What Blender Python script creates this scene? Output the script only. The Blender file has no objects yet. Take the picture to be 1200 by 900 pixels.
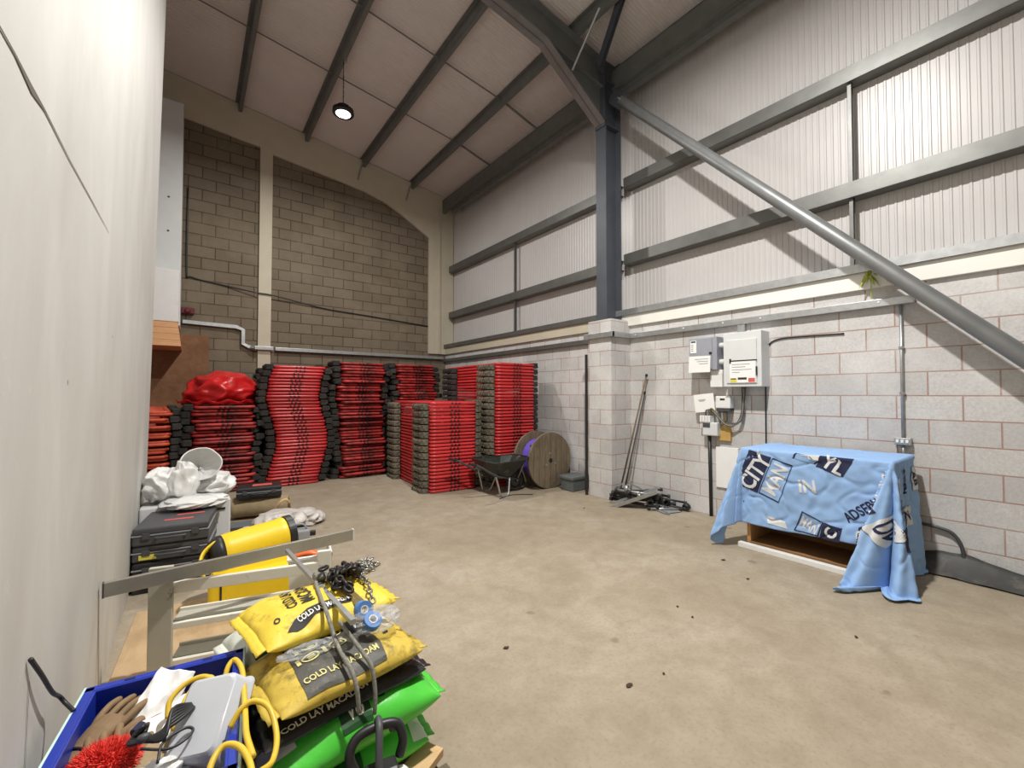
import bpy, bmesh, math, random
from math import sin, cos, pi, radians, sqrt, atan2
from mathutils import Vector, Matrix, Euler, noise
random.seed(7)
S = bpy.context.scene
COL = S.collection
V = Vector

# ------------------------------------------------------------------ materials
def srgb(r, g, b):
    f = lambda c: (c/12.92 if c <= .04045 else ((c+.055)/1.055)**2.4)
    return (f(r/255), f(g/255), f(b/255), 1)

class NT:
    def __init__(s, name):
        s.m = bpy.data.materials.new(name); s.m.use_nodes = True
        s.t = s.m.node_tree; s.n = s.t.nodes; s.l = s.t.links
        s.b = s.n['Principled BSDF']
    def node(s, kind, **kw):
        nd = s.n.new(kind)
        for k, v in kw.items():
            if k in nd.inputs: nd.inputs[k].default_value = v
            else: setattr(nd, k, v)
        return nd
    def link(s, a, b): s.l.new(a, b)
    def coords(s, scale=(1, 1, 1), kind='Object'):
        tc = s.node('ShaderNodeTexCoord'); mp = s.node('ShaderNodeMapping')
        mp.inputs['Scale'].default_value = scale
        s.link(tc.outputs[kind], mp.inputs['Vector']); return mp.outputs['Vector']
    def noise(s, vec, scale, detail=6, rough=.6, dist=0):
        nd = s.node('ShaderNodeTexNoise', Scale=scale, Detail=detail, Roughness=rough, Distortion=dist)
        s.link(vec, nd.inputs['Vector']); return nd.outputs['Fac']
    def ramp(s, fac, stops):
        r = s.node('ShaderNodeValToRGB'); e = r.color_ramp.elements
        while len(e) < len(stops): e.new(.5)
        for i, (p, c) in enumerate(stops):
            e[i].position = p; e[i].color = c if len(c) == 4 else (*c, 1)
        s.link(fac, r.inputs['Fac']); return r.outputs['Color']
    def mix(s, fac, a, b, mode='MIX'):
        m = s.node('ShaderNodeMix', data_type='RGBA', blend_type=mode)
        for sock, v in ((m.inputs[0], fac), (m.inputs[6], a), (m.inputs[7], b)):
            if hasattr(v, 'is_linked'): s.link(v, sock)
            else: sock.default_value = v
        return m.outputs[2]
    def math(s, op, a, b=0., c=None):
        m = s.node('ShaderNodeMath', operation=op)
        for i, v in enumerate((a, b) if c is None else (a, b, c)):
            if hasattr(v, 'is_linked'): s.link(v, m.inputs[i])
            else: m.inputs[i].default_value = v
        return m.outputs[0]
    def bump(s, h, strength=.3, dist=.01):
        b = s.node('ShaderNodeBump', Strength=strength, Distance=dist)
        s.link(h, b.inputs['Height']); s.link(b.outputs['Normal'], s.b.inputs['Normal'])
    def color(s, c):
        if hasattr(c, 'is_linked'): s.link(c, s.b.inputs['Base Color'])
        else: s.b.inputs['Base Color'].default_value = c

def mat(name, col, rough=.6, metal=0., var=.12, scale=8., bump=0., bscale=40., dirt=None, dirt_at=(.55, .75), dscale=5., spec=.5, rnd=0., trans=0., alpha=1.):
    t = NT(name); v = t.coords()
    f = t.noise(v, scale)
    lo = tuple(c*(1-var) for c in col[:3]); hi = tuple(min(1, c*(1+var)) for c in col[:3])
    c = t.ramp(f, [(.3, lo), (.7, hi)])
    if dirt:
        d = t.noise(v, dscale, 8, .68)
        k = t.ramp(d, [(dirt_at[0], (0, 0, 0)), (dirt_at[1], (1, 1, 1))])
        c = t.mix(k, c, dirt)
    if rnd:
        oi = t.node('ShaderNodeObjectInfo')
        hv = t.node('ShaderNodeHueSaturation')
        t.link(t.math('MULTIPLY_ADD', oi.outputs['Random'], rnd*2, 1-rnd), hv.inputs['Value'])
        t.link(c, hv.inputs['Color']); c = hv.outputs['Color']
    t.color(c)
    t.b.inputs['Roughness'].default_value = rough
    t.b.inputs['Metallic'].default_value = metal
    t.b.inputs['Specular IOR Level'].default_value = spec
    if trans: t.b.inputs['Transmission Weight'].default_value = trans
    if alpha < 1: t.b.inputs['Alpha'].default_value = alpha
    if bump: t.bump(t.noise(v, bscale, 6, .65), bump, .01)
    return t.m

def emit(name, col, strength):
    t = NT(name); t.color(col)
    t.b.inputs['Emission Color'].default_value = col
    t.b.inputs['Emission Strength'].default_value = strength
    return t.m

def block_mat(name, c1, c2, mortar, horiz, mort=.012, phase=(0, 0)):
    """concrete blocks 450 x 225 laid in stretcher bond; horiz picks the horizontal world axis"""
    t = NT(name)
    geo = t.node('ShaderNodeNewGeometry')
    sp = t.node('ShaderNodeSeparateXYZ'); t.link(geo.outputs['Position'], sp.inputs[0])
    if horiz == 'auto':
        sn = t.node('ShaderNodeSeparateXYZ'); t.link(geo.outputs['True Normal'], sn.inputs[0])
        k = t.math('GREATER_THAN', t.math('ABSOLUTE', sn.outputs['X']), .5)
        mx = t.node('ShaderNodeMix', data_type='FLOAT')
        t.link(k, mx.inputs[0]); t.link(sp.outputs['X'], mx.inputs[2]); t.link(sp.outputs['Y'], mx.inputs[3])
        h = mx.outputs[0]
    else: h = sp.outputs[horiz]
    cb = t.node('ShaderNodeCombineXYZ')
    t.link(t.math('ADD', h, phase[0]+45.), cb.inputs[0]); t.link(t.math('ADD', sp.outputs['Z'], phase[1]+22.5), cb.inputs[1])
    br = t.node('ShaderNodeTexBrick', offset=.5, squash=1.)
    for k, v in (('Scale', 1.), ('Mortar Size', mort/2), ('Mortar Smooth', .25), ('Bias', 0.), ('Brick Width', .45), ('Row Height', .225)):
        br.inputs[k].default_value = v
    br.inputs['Color1'].default_value = c1; br.inputs['Color2'].default_value = c2; br.inputs['Mortar'].default_value = mortar
    t.link(cb.outputs[0], br.inputs['Vector'])
    pos = geo.outputs['Position']
    fine = t.noise(pos, 55, 5, .75); big = t.noise(pos, 1.7, 4, .6)
    c = t.mix(t.ramp(fine, [(.36, (.55, .55, .55)), (.6, (0, 0, 0))]), br.outputs['Color'], tuple(x*.62 for x in c1[:3])+(1,))
    c = t.mix(t.ramp(big, [(.45, (0, 0, 0)), (.75, (.45, .45, .45))]), c, tuple(min(1, x*1.3) for x in c1[:3])+(1,))
    t.color(c); t.b.inputs['Roughness'].default_value = .95; t.b.inputs['Specular IOR Level'].default_value = .15
    hgt = t.math('ADD', t.math('MULTIPLY', br.outputs['Fac'], -1.), t.math('MULTIPLY', fine, .45))
    t.bump(hgt, .6, .006)
    return t.m

def floor_mat():
    t = NT('dusty_concrete'); v = t.coords()
    f1 = t.noise(v, .9, 8, .62, .5); f2 = t.noise(v, 5., 8, .7, .3); f3 = t.noise(v, 45., 4, .7)
    c = t.ramp(f1, [(.3, srgb(152, 140, 121)), (.5, srgb(164, 152, 133)), (.72, srgb(176, 166, 149))])
    c = t.mix(t.ramp(f2, [(.35, (.45, .45, .45)), (.6, (0, 0, 0))]), c, srgb(134, 120, 100))
    c = t.mix(t.ramp(f3, [(.3, (.35, .35, .35)), (.5, (0, 0, 0))]), c, srgb(120, 106, 88))
    vo = t.node('ShaderNodeTexVoronoi', Scale=2.1, Randomness=1.)
    wv = t.node('ShaderNodeVectorMath', operation='ADD'); t.link(v, wv.inputs[0])
    nz = t.node('ShaderNodeTexNoise', Scale=7., Detail=3.); t.link(v, nz.inputs['Vector'])
    sc_ = t.node('ShaderNodeVectorMath', operation='SCALE'); t.link(nz.outputs['Color'], sc_.inputs[0]); sc_.inputs['Scale'].default_value = .12
    t.link(sc_.outputs[0], wv.inputs[1]); t.link(wv.outputs[0], vo.inputs['Vector'])
    spots = t.ramp(vo.outputs['Distance'], [(.05, (.5, .5, .5)), (.085, (0, 0, 0))])
    c = t.mix(spots, c, srgb(104, 95, 82))
    t.color(c); t.b.inputs['Roughness'].default_value = .8; t.b.inputs['Specular IOR Level'].default_value = .25
    t.bump(t.math('ADD', f2, t.math('MULTIPLY', f3, .5)), .25, .01)
    return t.m

def plaster_mat():
    t = NT('skimmed_plasterboard'); v = t.coords()
    f1 = t.noise(t.coords((1, 1.2, .5)), 1.6, 7, .6, .4); f2 = t.noise(v, 9., 6, .7)
    c = t.ramp(f1, [(.32, srgb(190, 188, 183)), (.55, srgb(200, 199, 194)), (.75, srgb(211, 210, 206))])
    c = t.mix(t.ramp(f2, [(.62, (0, 0, 0)), (.74, (.5, .5, .5))]), c, srgb(218, 215, 209))
    vo = t.node('ShaderNodeTexVoronoi', Scale=2.6, Randomness=1.); t.link(v, vo.inputs['Vector'])
    c = t.mix(t.ramp(vo.outputs['Distance'], [(.018, (.8, .8, .8)), (.03, (0, 0, 0))]), c, srgb(120, 112, 104))
    t.color(c); t.b.inputs['Roughness'].default_value = .62; t.b.inputs['Specular IOR Level'].default_value = .3
    t.bump(f2, .08, .01)
    return t.m

def wood_mat(name, c1, c2, c3=None, axis=(1, 8, 8), rough=.75, scale=3.):
    t = NT(name); v = t.coords(axis)
    f = t.noise(v, scale, 8, .65, 1.2); g = t.noise(t.coords(), 2.5, 4)
    c = t.ramp(f, [(.3, c1), (.68, c2)])
    if c3: c = t.mix(t.ramp(g, [(.45, (0, 0, 0)), (.7, (.7, .7, .7))]), c, c3)
    t.color(c); t.b.inputs['Roughness'].default_value = rough; t.b.inputs['Specular IOR Level'].default_value = .25
    t.bump(f, .2, .005)
    return t.m

M = {}
M['floor'] = floor_mat()
M['plaster'] = plaster_mat()
M['seam'] = mat('wall_seam_shadow_gap', srgb(96, 90, 84), .9)
M['block'] = block_mat('grey_concrete_blocks', srgb(210, 208, 206), srgb(190, 188, 186), srgb(172, 132, 116), 'auto', .013, (.03, 0))
M['block_back'] = block_mat('brown_grey_concrete_blocks', srgb(131, 120, 103), srgb(117, 107, 92), srgb(72, 62, 52), 'auto', .02, (.1, 0))
M['cladding'] = mat('white_liner_sheet', srgb(192, 189, 187), .36, 0, .03, 2., spec=.5)
M['roof'] = mat('white_roof_liner_sheet', srgb(214, 206, 202), .5, 0, .04, 2.)
M['cream'] = mat('cream_fire_board', srgb(198, 190, 170), .8, 0, .05, 3., bump=.08)
M['white_trim'] = mat('white_flashing', srgb(236, 234, 226), .5, 0, .03, 4.)
M['steel'] = mat('blue_grey_painted_steel', srgb(78, 82, 90), .5, .1, .12, 4., bump=.05)
M['steel_g'] = mat('green_grey_steel_purlin', srgb(112, 114, 112), .5, .2, .12, 5.)
M['girt'] = mat('grey_galvanised_girt', srgb(112, 112, 109), .42, .5, .12, 6.)
M['galv'] = mat('galvanised_steel', srgb(178, 180, 180), .38, .7, .12, 14.)
M['tube'] = mat('grey_painted_tube', srgb(128, 130, 130), .4, .35, .1, 6.)
M['alu'] = mat('dull_aluminium', srgb(176, 172, 160), .38, .75, .1, 10.)
M['red'] = mat('red_barrier_plastic', srgb(202, 58, 60), .3, 0, .12, 5., dirt=srgb(120, 40, 38), dirt_at=(.55, .8), dscale=3., rnd=.18)
M['redirty'] = mat('dirty_red_barrier_plastic', srgb(178, 50, 48), .5, 0, .25, 6., dirt=srgb(48, 28, 24), dirt_at=(.46, .64), dscale=4., rnd=.35)
M['orange'] = mat('faded_orange_barrier_plastic', srgb(205, 82, 52), .5, 0, .15, 6., dirt=srgb(70, 34, 28), dirt_at=(.5, .7), dscale=4., rnd=.2)
M['rubber'] = mat('recycled_black_rubber_foot', srgb(52, 50, 47), .85, 0, .25, 20., bump=.5, bscale=60, rnd=.3)
M['rubberg'] = mat('dusty_rubber_foot', srgb(116, 109, 93), .9, 0, .35, 24., dirt=srgb(52, 50, 45), dirt_at=(.45, .65), dscale=14., bump=.5, bscale=60, rnd=.2)
M['black'] = mat('black_plastic', srgb(36, 36, 38), .45, 0, .15, 10.)
M['dkgrey'] = mat('dark_grey_plastic', srgb(72, 73, 76), .5, 0, .12, 10.)
M['grey'] = mat('mid_grey_plastic', srgb(150, 152, 156), .5, 0, .06, 10.)
M['greybox'] = mat('blue_grey_enclosure_paint', srgb(158, 160, 170), .5, .1, .05, 6.)
M['ltgrey'] = mat('light_grey_enclosure_paint', srgb(214, 216, 216), .45, 0, .03, 6.)
M['white'] = mat('white_plastic', srgb(232, 232, 230), .5, 0, .03, 8.)
M['paper'] = mat('white_paper', srgb(240, 240, 238), .8, 0, .02, 8.)
M['ink'] = mat('grey_print', srgb(150, 152, 156), .8)
M['ply'] = wood_mat('brown_plywood', srgb(126, 92, 66), srgb(146, 110, 82), srgb(116, 84, 60), (3, 1, 3))
M['plyfloor'] = wood_mat('tan_plywood', srgb(176, 148, 112), srgb(194, 168, 132), srgb(160, 134, 102), (3, 1, 3))
M['pine'] = wood_mat('pale_timber', srgb(196, 160, 116), srgb(216, 184, 140), None, (1, 8, 8))
M['pinex'] = wood_mat('orange_timber_planks', srgb(214, 158, 112), srgb(232, 186, 140), None, (1, 6, 10))
M['oldwood'] = wood_mat('weathered_grey_timber', srgb(104, 92, 76), srgb(140, 126, 104), srgb(88, 80, 66), (9, 9, 1))
M['cabinet'] = wood_mat('brown_cabinet_timber', srgb(140, 104, 70), srgb(158, 120, 82), None, (8, 1, 8))
M['cabedge'] = wood_mat('tan_cabinet_edge', srgb(184, 138, 86), srgb(200, 154, 100), None, (8, 8, 1))
M['wpaint'] = mat('white_painted_timber', srgb(226, 222, 208), .55, 0, .05, 6., dirt=srgb(150, 146, 134), dirt_at=(.6, .72), dscale=7.)
M['gpaint'] = mat('grey_green_painted_timber', srgb(176, 174, 160), .6, 0, .06, 6., dirt=srgb(110, 106, 98), dirt_at=(.62, .7), dscale=8.)
M['yellow'] = mat('grubby_yellow_sack', srgb(228, 200, 66), .5, 0, .06, 6., dirt=srgb(140, 112, 50), dirt_at=(.55, .72), dscale=11., bump=.4, bscale=16)
M['yellowd'] = mat('stained_yellow_sack', srgb(208, 180, 74), .55, 0, .08, 6., dirt=srgb(104, 86, 48), dirt_at=(.5, .68), dscale=11., bump=.4, bscale=16)
M['sackgrey'] = mat('grey_black_sack_print', srgb(74, 72, 66), .55, 0, .18, 14., dirt=srgb(128, 118, 84), dirt_at=(.56, .72), dscale=16.)
M['blacksack'] = mat('glossy_black_sack', srgb(40, 40, 44), .25, 0, .2, 10., bump=.2, bscale=14)
M['green'] = mat('bright_green_sack', srgb(82, 200, 66), .3, 0, .08, 5., bump=.35, bscale=9)
M['greenp'] = mat('dark_green_print', srgb(28, 72, 34), .4)
M['sackwhite'] = mat('white_green_sack', srgb(214, 218, 206), .45, 0, .06, 6., bump=.1, bscale=12)
M['navy'] = mat('navy_print', srgb(36, 40, 72), .85)
M['sky'] = mat('sky_blue_cotton', srgb(148, 182, 226), .85, 0, .05, 3., bump=.12, bscale=26, spec=.2)
M['palep'] = mat('pale_grey_print', srgb(214, 216, 218), .85, 0, .06, 18.)
M['blackp'] = mat('black_print', srgb(40, 38, 36), .7)
M['whitep'] = mat('white_print', srgb(236, 234, 224), .7)
M['yelp'] = mat('cream_yellow_print', srgb(212, 204, 138), .7)
M['yelmach'] = mat('yellow_machine_paint', srgb(240, 206, 40), .42, 0, .05, 5., dirt=srgb(150, 120, 40), dirt_at=(.66, .74), dscale=8.)
M['blue'] = mat('royal_blue_crate_plastic', srgb(28, 52, 160), .35, 0, .1, 6.)
M['mint'] = mat('pale_mint_light_catch', srgb(196, 226, 218), .5, 0, .05, 8.)  # pale tone painting the light caught on the blue crate's edges
M['glove'] = mat('brown_leather_glove', srgb(128, 104, 74), .7, 0, .15, 12., bump=.2, bscale=30)
M['hose'] = mat('yellow_cable_sheath', srgb(222, 188, 60), .4, 0, .06, 10.)
M['redfur'] = mat('red_bristle', srgb(232, 74, 62), .7, 0, .15, 30.)
M['bagw'] = mat('white_plastic_sack', srgb(224, 224, 222), .35, 0, .05, 6., bump=.5, bscale=14)
M['bagg'] = mat('greyish_white_sheet', srgb(196, 190, 184), .4, 0, .08, 5., bump=.15, bscale=9)
M['redbag'] = mat('red_plastic_sack', srgb(196, 30, 32), .32, 0, .1, 4., bump=.5, bscale=9)
M['redlab'] = mat('red_label_print', srgb(214, 90, 84), .6)
M['yellab'] = mat('yellow_label', srgb(224, 214, 90), .6)
M['beige'] = mat('beige_fabric', srgb(158, 140, 108), .9, 0, .15, 8., bump=.3, bscale=20)
M['orangeh'] = mat('orange_tool_plastic', srgb(232, 108, 50), .4)
M['chain'] = mat('dark_oiled_chain', srgb(54, 50, 48), .4, .5, .2, 20.)
M['chaing'] = mat('galvanised_chain', srgb(150, 148, 142), .35, .7, .2, 20.)
M['rope'] = mat('grey_braided_rope', srgb(138, 136, 128), .85, 0, .3, 60., bump=.5, bscale=90)
M['strap'] = mat('brown_webbing', srgb(120, 104, 60), .9, 0, .3, 50., bump=.4, bscale=80)
M['bluet'] = mat('pale_blue_tape', srgb(84, 130, 190), .45, 0, .05, 8.)
M['clear'] = mat('clear_polythene', srgb(224, 228, 232), .15, 0, .02, 6., bump=.4, bscale=22, alpha=.22)
M['tub'] = mat('translucent_tub', srgb(212, 216, 222), .25, 0, .03, 6., alpha=.8)
M['brick'] = mat('yellow_tan_board', srgb(196, 160, 92), .8, 0, .1, 8.)
M['purple'] = mat('purple_rope', srgb(104, 76, 190), .6, 0, .15, 30.)
M['barrowp'] = mat('dark_green_black_paint', srgb(44, 50, 46), .4, .2, .2, 6., dirt=srgb(150, 140, 122), dirt_at=(.6, .72), dscale=5.)
M['gbox'] = mat('dusty_grey_bin', srgb(98, 104, 106), .6, 0, .08, 6.)
M['dpc'] = mat('dark_grey_membrane', srgb(70, 70, 68), .55, 0, .2, 6., dirt=srgb(112, 106, 98), dirt_at=(.5, .7), dscale=6., bump=.3, bscale=10)
M['maroon'] = mat('dark_red_plastic', srgb(98, 26, 34), .5)
M['leaf'] = mat('yellow_green_plant', srgb(170, 180, 70), .6)
M['debris'] = mat('dark_leaf_debris', srgb(70, 54, 42), .9, 0, .3, 30.)
M['lens'] = emit('lamp_lens_glow', (1, .97, .9, 1), 14.)
M['lensring'] = emit('lamp_lens_rim_glow', (1, .95, .86, 1), 3.)

# ------------------------------------------------------------------ mesh building
class MB:
    def __init__(s): s.v = []; s.f = []; s.mi = []; s.cur = 0
    def add(s, vs, fs):
        o = len(s.v); s.v += [V(p) for p in vs]; s.f += [tuple(i+o for i in f) for f in fs]; s.mi += [s.cur]*len(fs); return s
    def box(s, c, d, R=None):
        c = V(c); h = V(d)/2; vs = []
        for z in (-1, 1):
            for y in (-1, 1):
                for x in (-1, 1):
                    p = V((x*h.x, y*h.y, z*h.z)); vs.append(c+((R @ p) if R else p))
        return s.add(vs, [(0, 2, 3, 1), (4, 5, 7, 6), (0, 1, 5, 4), (2, 6, 7, 3), (0, 4, 6, 2), (1, 3, 7, 5)])
    def bb(s, a, b):
        a = V(a); b = V(b); return s.box((a+b)/2, [abs(b[i]-a[i]) for i in range(3)])
    def tube(s, path, r, n=8, closed=False, cap=True, sq=False, up=None):
        P = [V(p) for p in path]; N = len(P); rings = []
        prev = None
        for i in range(N):
            if closed: d = P[(i+1) % N]-P[i-1]
            else: d = P[min(i+1, N-1)]-P[max(i-1, 0)]
            if d.length < 1e-9: d = V((0, 0, 1))
            d.normalize()
            if prev is None:
                a = V(up) if up else (V((0, 0, 1)) if abs(d.z) < .9 else V((1, 0, 0)))
                u = (a-d*a.dot(d)).normalized()
            else:
                u = (prev-d*prev.dot(d))
                u = u.normalized() if u.length > 1e-6 else d.orthogonal().normalized()
            prev = u; w = d.cross(u)
            ri = r[i] if isinstance(r, (list, tuple)) else r
            ru, rw = ri if isinstance(ri, tuple) else (ri, ri)
            rings.append([P[i]+u*(ru*cos(2*pi*k/n+(pi/n if sq else 0)))+w*(rw*sin(2*pi*k/n+(pi/n if sq else 0))) for k in range(n)])
        vs = [p for R_ in rings for p in R_]; fs = []
        for i in range(N if closed else N-1):
            j = (i+1) % N
            for k in range(n):
                k2 = (k+1) % n; fs.append((i*n+k, i*n+k2, j*n+k2, j*n+k))
        if cap and not closed:
            fs.append(tuple(range(n-1, -1, -1))); fs.append(tuple((N-1)*n+k for k in range(n)))
        return s.add(vs, fs)
    def lathe(s, prof, n=24, mtx=None, cap=True):
        vs = []; fs = []
        for r, z in prof:
            for k in range(n): vs.append(V((r*cos(2*pi*k/n), r*sin(2*pi*k/n), z)))
        for i in range(len(prof)-1):
            for k in range(n):
                k2 = (k+1) % n; fs.append((i*n+k, i*n+k2, (i+1)*n+k2, (i+1)*n+k))
        if cap:
            fs.append(tuple(range(n-1, -1, -1))); L = len(prof)-1; fs.append(tuple(L*n+k for k in range(n)))
        if mtx: vs = [mtx @ p for p in vs]
        return s.add(vs, fs)
    def prism(s, poly, fn, t0, t1):
        n = len(poly); vs = [fn(x, y, t0) for x, y in poly]+[fn(x, y, t1) for x, y in poly]
        fs = [tuple(range(n-1, -1, -1)), tuple(range(n, 2*n))]+[(i, (i+1) % n, n+(i+1) % n, n+i) for i in range(n)]
        return s.add(vs, fs)
    def grid(s, fn, nu, nv, closed_u=False):
        vs = [fn(i/(nu-1) if not closed_u else i/nu, j/(nv-1)) for j in range(nv) for i in range(nu)]; fs = []
        for j in range(nv-1):
            for i in range(nu if closed_u else nu-1):
                i2 = (i+1) % nu
                fs.append((j*nu+i, j*nu+i2, (j+1)*nu+i2, (j+1)*nu+i))
        return s.add(vs, fs)
    def ball(s, c, r, sub=3, fn=None):
        bm = bmesh.new(); bmesh.ops.create_icosphere(bm, subdivisions=sub, radius=1)
        r = V(r) if not isinstance(r, (int, float)) else V((r, r, r)); c = V(c)
        vs = []
        for v in bm.verts:
            p = v.co.copy(); k = fn(p) if fn else 1.
            vs.append(c+V((p.x*r.x, p.y*r.y, p.z*r.z))*k)
        fs = [tuple(v.index for v in f.verts) for f in bm.faces]; bm.free()
        return s.add(vs, fs)
    def build(s, name, m, parent=None, bevel=0, smooth=False, seg=2, solid=0, sub=0, remesh=0, angle=40):
        me = bpy.data.meshes.new(name)
        off = wpos(parent)
        me.from_pydata([tuple(p-off) for p in s.v], [], s.f)
        mats = m if isinstance(m, list) else [m]
        for x in mats: me.materials.append(M[x] if isinstance(x, str) else x)
        if len(mats) > 1:
            for p, k in zip(me.polygons, s.mi): p.material_index = k
        bm = bmesh.new(); bm.from_mesh(me)
        bmesh.ops.recalc_face_normals(bm, faces=bm.faces); bm.to_mesh(me); bm.free()
        o = bpy.data.objects.new(name, me); COL.objects.link(o)
        if parent: o.parent = parent
        if remesh:
            md = o.modifiers.new('r', 'REMESH'); md.mode = 'VOXEL'; md.voxel_size = remesh; md.use_smooth_shade = True
            md = o.modifiers.new('s', 'SMOOTH'); md.iterations = 3; md.factor = .5
        if solid:
            md = o.modifiers.new('t', 'SOLIDIFY'); md.thickness = solid; md.offset = 0
        if bevel:
            md = o.modifiers.new('b', 'BEVEL'); md.width = bevel; md.segments = seg; md.limit_method = 'ANGLE'; md.angle_limit = radians(angle)
        if sub:
            md = o.modifiers.new('s', 'SUBSURF'); md.levels = sub; md.render_levels = sub
        if smooth:
            for p in me.polygons: p.use_smooth = True
        return o

def wpos(p):
    off = V((0, 0, 0))
    while p: off += p.location; p = p.parent
    return off

def tag(o, label=None, cat=None, group=None, kind=None):
    if label: o['label'] = label
    if cat: o['category'] = cat
    if group: o['group'] = group
    if kind: o['kind'] = kind
    return o
def struct(o): o['kind'] = 'structure'; return o
def thing(name, loc, label, cat, group=None):
    o = bpy.data.objects.new(name, None); COL.objects.link(o); o.location = loc; o.empty_display_size = .1
    return tag(o, label, cat, group)
def dup(root):
    r = root.copy(); COL.objects.link(r)
    for ch in list(root.children):
        c = ch.copy(); COL.objects.link(c); c.parent = r
        for g in list(ch.children):
            d = g.copy(); COL.objects.link(d); d.parent = c
    return r
def bez(pts, n=12, closed=False):
    """Catmull-Rom through pts"""
    P = [V(p) for p in pts]; out = []; N = len(P)
    rng = N if closed else N-1
    for i in range(rng):
        p0 = P[(i-1) % N] if closed or i > 0 else P[0]*2-P[1]
        p1 = P[i]; p2 = P[(i+1) % N]
        p3 = P[(i+2) % N] if closed or i+2 < N else P[-1]*2-P[-2]
        for k in range(n):
            t = k/n
            out.append(.5*((2*p1)+(p2-p0)*t+(2*p0-5*p1+4*p2-p3)*t*t+(3*p1-p0-3*p2+p3)*t**3))
    if not closed: out.append(P[-1])
    return out
def Rz(a): return Matrix.Rotation(radians(a), 3, 'Z')
def nz(p, s=1., seed=0): return noise.noise(V(p)*s+V((seed*13.7, seed*7.1, seed*3.3)))

def text_mesh(txt, size):
    cu = bpy.data.curves.new('tmp', 'FONT'); cu.body = txt; cu.size = size; cu.align_x = 'CENTER'; cu.align_y = 'CENTER'; cu.resolution_u = 3; cu.offset = size*.026
    o = bpy.data.objects.new('tmp', cu); COL.objects.link(o)
    dg = bpy.context.evaluated_depsgraph_get(); me = o.evaluated_get(dg).to_mesh()
    vs = [v.co.copy() for v in me.vertices]; fs = [tuple(p.vertices) for p in me.polygons]
    o.evaluated_get(dg).to_mesh_clear(); bpy.data.objects.remove(o); bpy.data.curves.remove(cu)
    return vs, fs
def finer(vs, fs, L):
    bm = bmesh.new(); bv = [bm.verts.new((v.x, v.y, 0)) for v in vs]
    for f in fs:
        try: bm.faces.new([bv[i] for i in f])
        except ValueError: pass
    bmesh.ops.triangulate(bm, faces=bm.faces)
    for _ in range(6):
        es = [e for e in bm.edges if e.calc_length() > L]
        if not es: break
        bmesh.ops.subdivide_edges(bm, edges=es, cuts=1)
        bmesh.ops.triangulate(bm, faces=[f for f in bm.faces if len(f.verts) > 3])
    bm.verts.index_update()
    r = [v.co.copy() for v in bm.verts], [tuple(v.index for v in f.verts) for f in bm.faces]
    bm.free(); return r
def decal(mb, shape, fn, at=(0, 0), rot=0, L=.03, sx=1., sy=1.):
    """shape: ('text', string, size) or a polygon; placed in surface coords and laid on the surface fn(a, b)"""
    if shape[0] == 'text': vs, fs = text_mesh(shape[1], shape[2])
    else: vs = [V((x, y, 0)) for x, y in shape]; fs = [tuple(range(len(vs)))]
    c, s_ = cos(radians(rot)), sin(radians(rot))
    vs = [V((at[0]+c*v.x*sx-s_*v.y*sy, at[1]+s_*v.x*sx+c*v.y*sy, 0)) for v in vs]
    vs, fs = finer(vs, fs, L)
    return mb.add([fn(v.x, v.y) for v in vs], fs)
def frame_poly(poly, t):
    """outline of a polygon as a ring of quads -> list of polys"""
    n = len(poly); cx = sum(p[0] for p in poly)/n; cy = sum(p[1] for p in poly)/n
    out = []
    inn = []
    for x, y in poly:
        d = sqrt((x-cx)**2+(y-cy)**2); k = (d-t*1.3)/d; inn.append((cx+(x-cx)*k, cy+(y-cy)*k))
    for i in range(n):
        j = (i+1) % n; out.append([poly[i], poly[j], inn[j], inn[i]])
    return out

# ------------------------------------------------------------------ room shell
XW = 5.5; XC = 5.73; YB = 10.35; YF = -6.0
def zc(x): return 7.675-.135*x
def xl(z): return -.372+.016*z

struct(MB().bb((-2.2, YF, -.2), (XC+.2, YB+.3, 0)).build('floor', 'floor'))

# left partition: gently leaning plaster wall with a rounded far end
mb = MB(); prof = [(0, YF)]+[(0, YF+.5*i) for i in range(1, 24)]
ye = 5.95
prof = [p for p in prof if p[1] < ye]+[(0, ye)]
for k in range(1, 13):
    a = k/12*pi/2; prof.append((-.5*(1-cos(a)), ye+.55*sin(a)))
prof += [(-1.0, ye+.57), (-2.2, ye+.57)]
zs = [0, 1, 2, 3, 4, 5, 6, 7, 8.2]
mb.grid(lambda u, v: V((xl(v*8.2)+prof[round(u*(len(prof)-1))][0]+.0015*nz((0, prof[round(u*(len(prof)-1))][1]*.35, v*3), 1), prof[round(u*(len(prof)-1))][1], v*8.2)), len(prof), 12)
wl = struct(mb.build('wall_left', 'plaster', smooth=True))
# seams and the crack in the skim
mb = MB()
sx = lambda y, z: xl(z)+.0022
crk = [(.2, 2.365), (1.3, 2.36), (1.45, 2.366), (1.58, 2.36), (1.7, 2.37), (2.0, 2.365), (2.4, 2.374), (2.85, 2.38)]
wd = [.003, .003, .004, .011, .004, .003, .003, .001]
vs = []; 
for (y, z), w in zip(crk, wd): vs += [(sx(y, z), y, z-w), (sx(y, z), y, z+w)]
mb.add(vs, [(2*i, 2*i+2, 2*i+3, 2*i+1) for i in range(len(crk)-1)])
mb.build('board_joint_crack', 'seam', wl)
mb = MB()
for y, w, z0, z1 in ((3.06, .0025, 0, .56), (1.823, .002, .2, .77)):
    mb.add([(sx(y, z0), y-w, z0), (sx(y, z0), y+w, z0), (sx(y, z1), y+w, z1), (sx(y, z1), y-w, z1)], [(0, 1, 2, 3)])
mb.build('board_joint', 'seam', wl)

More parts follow.
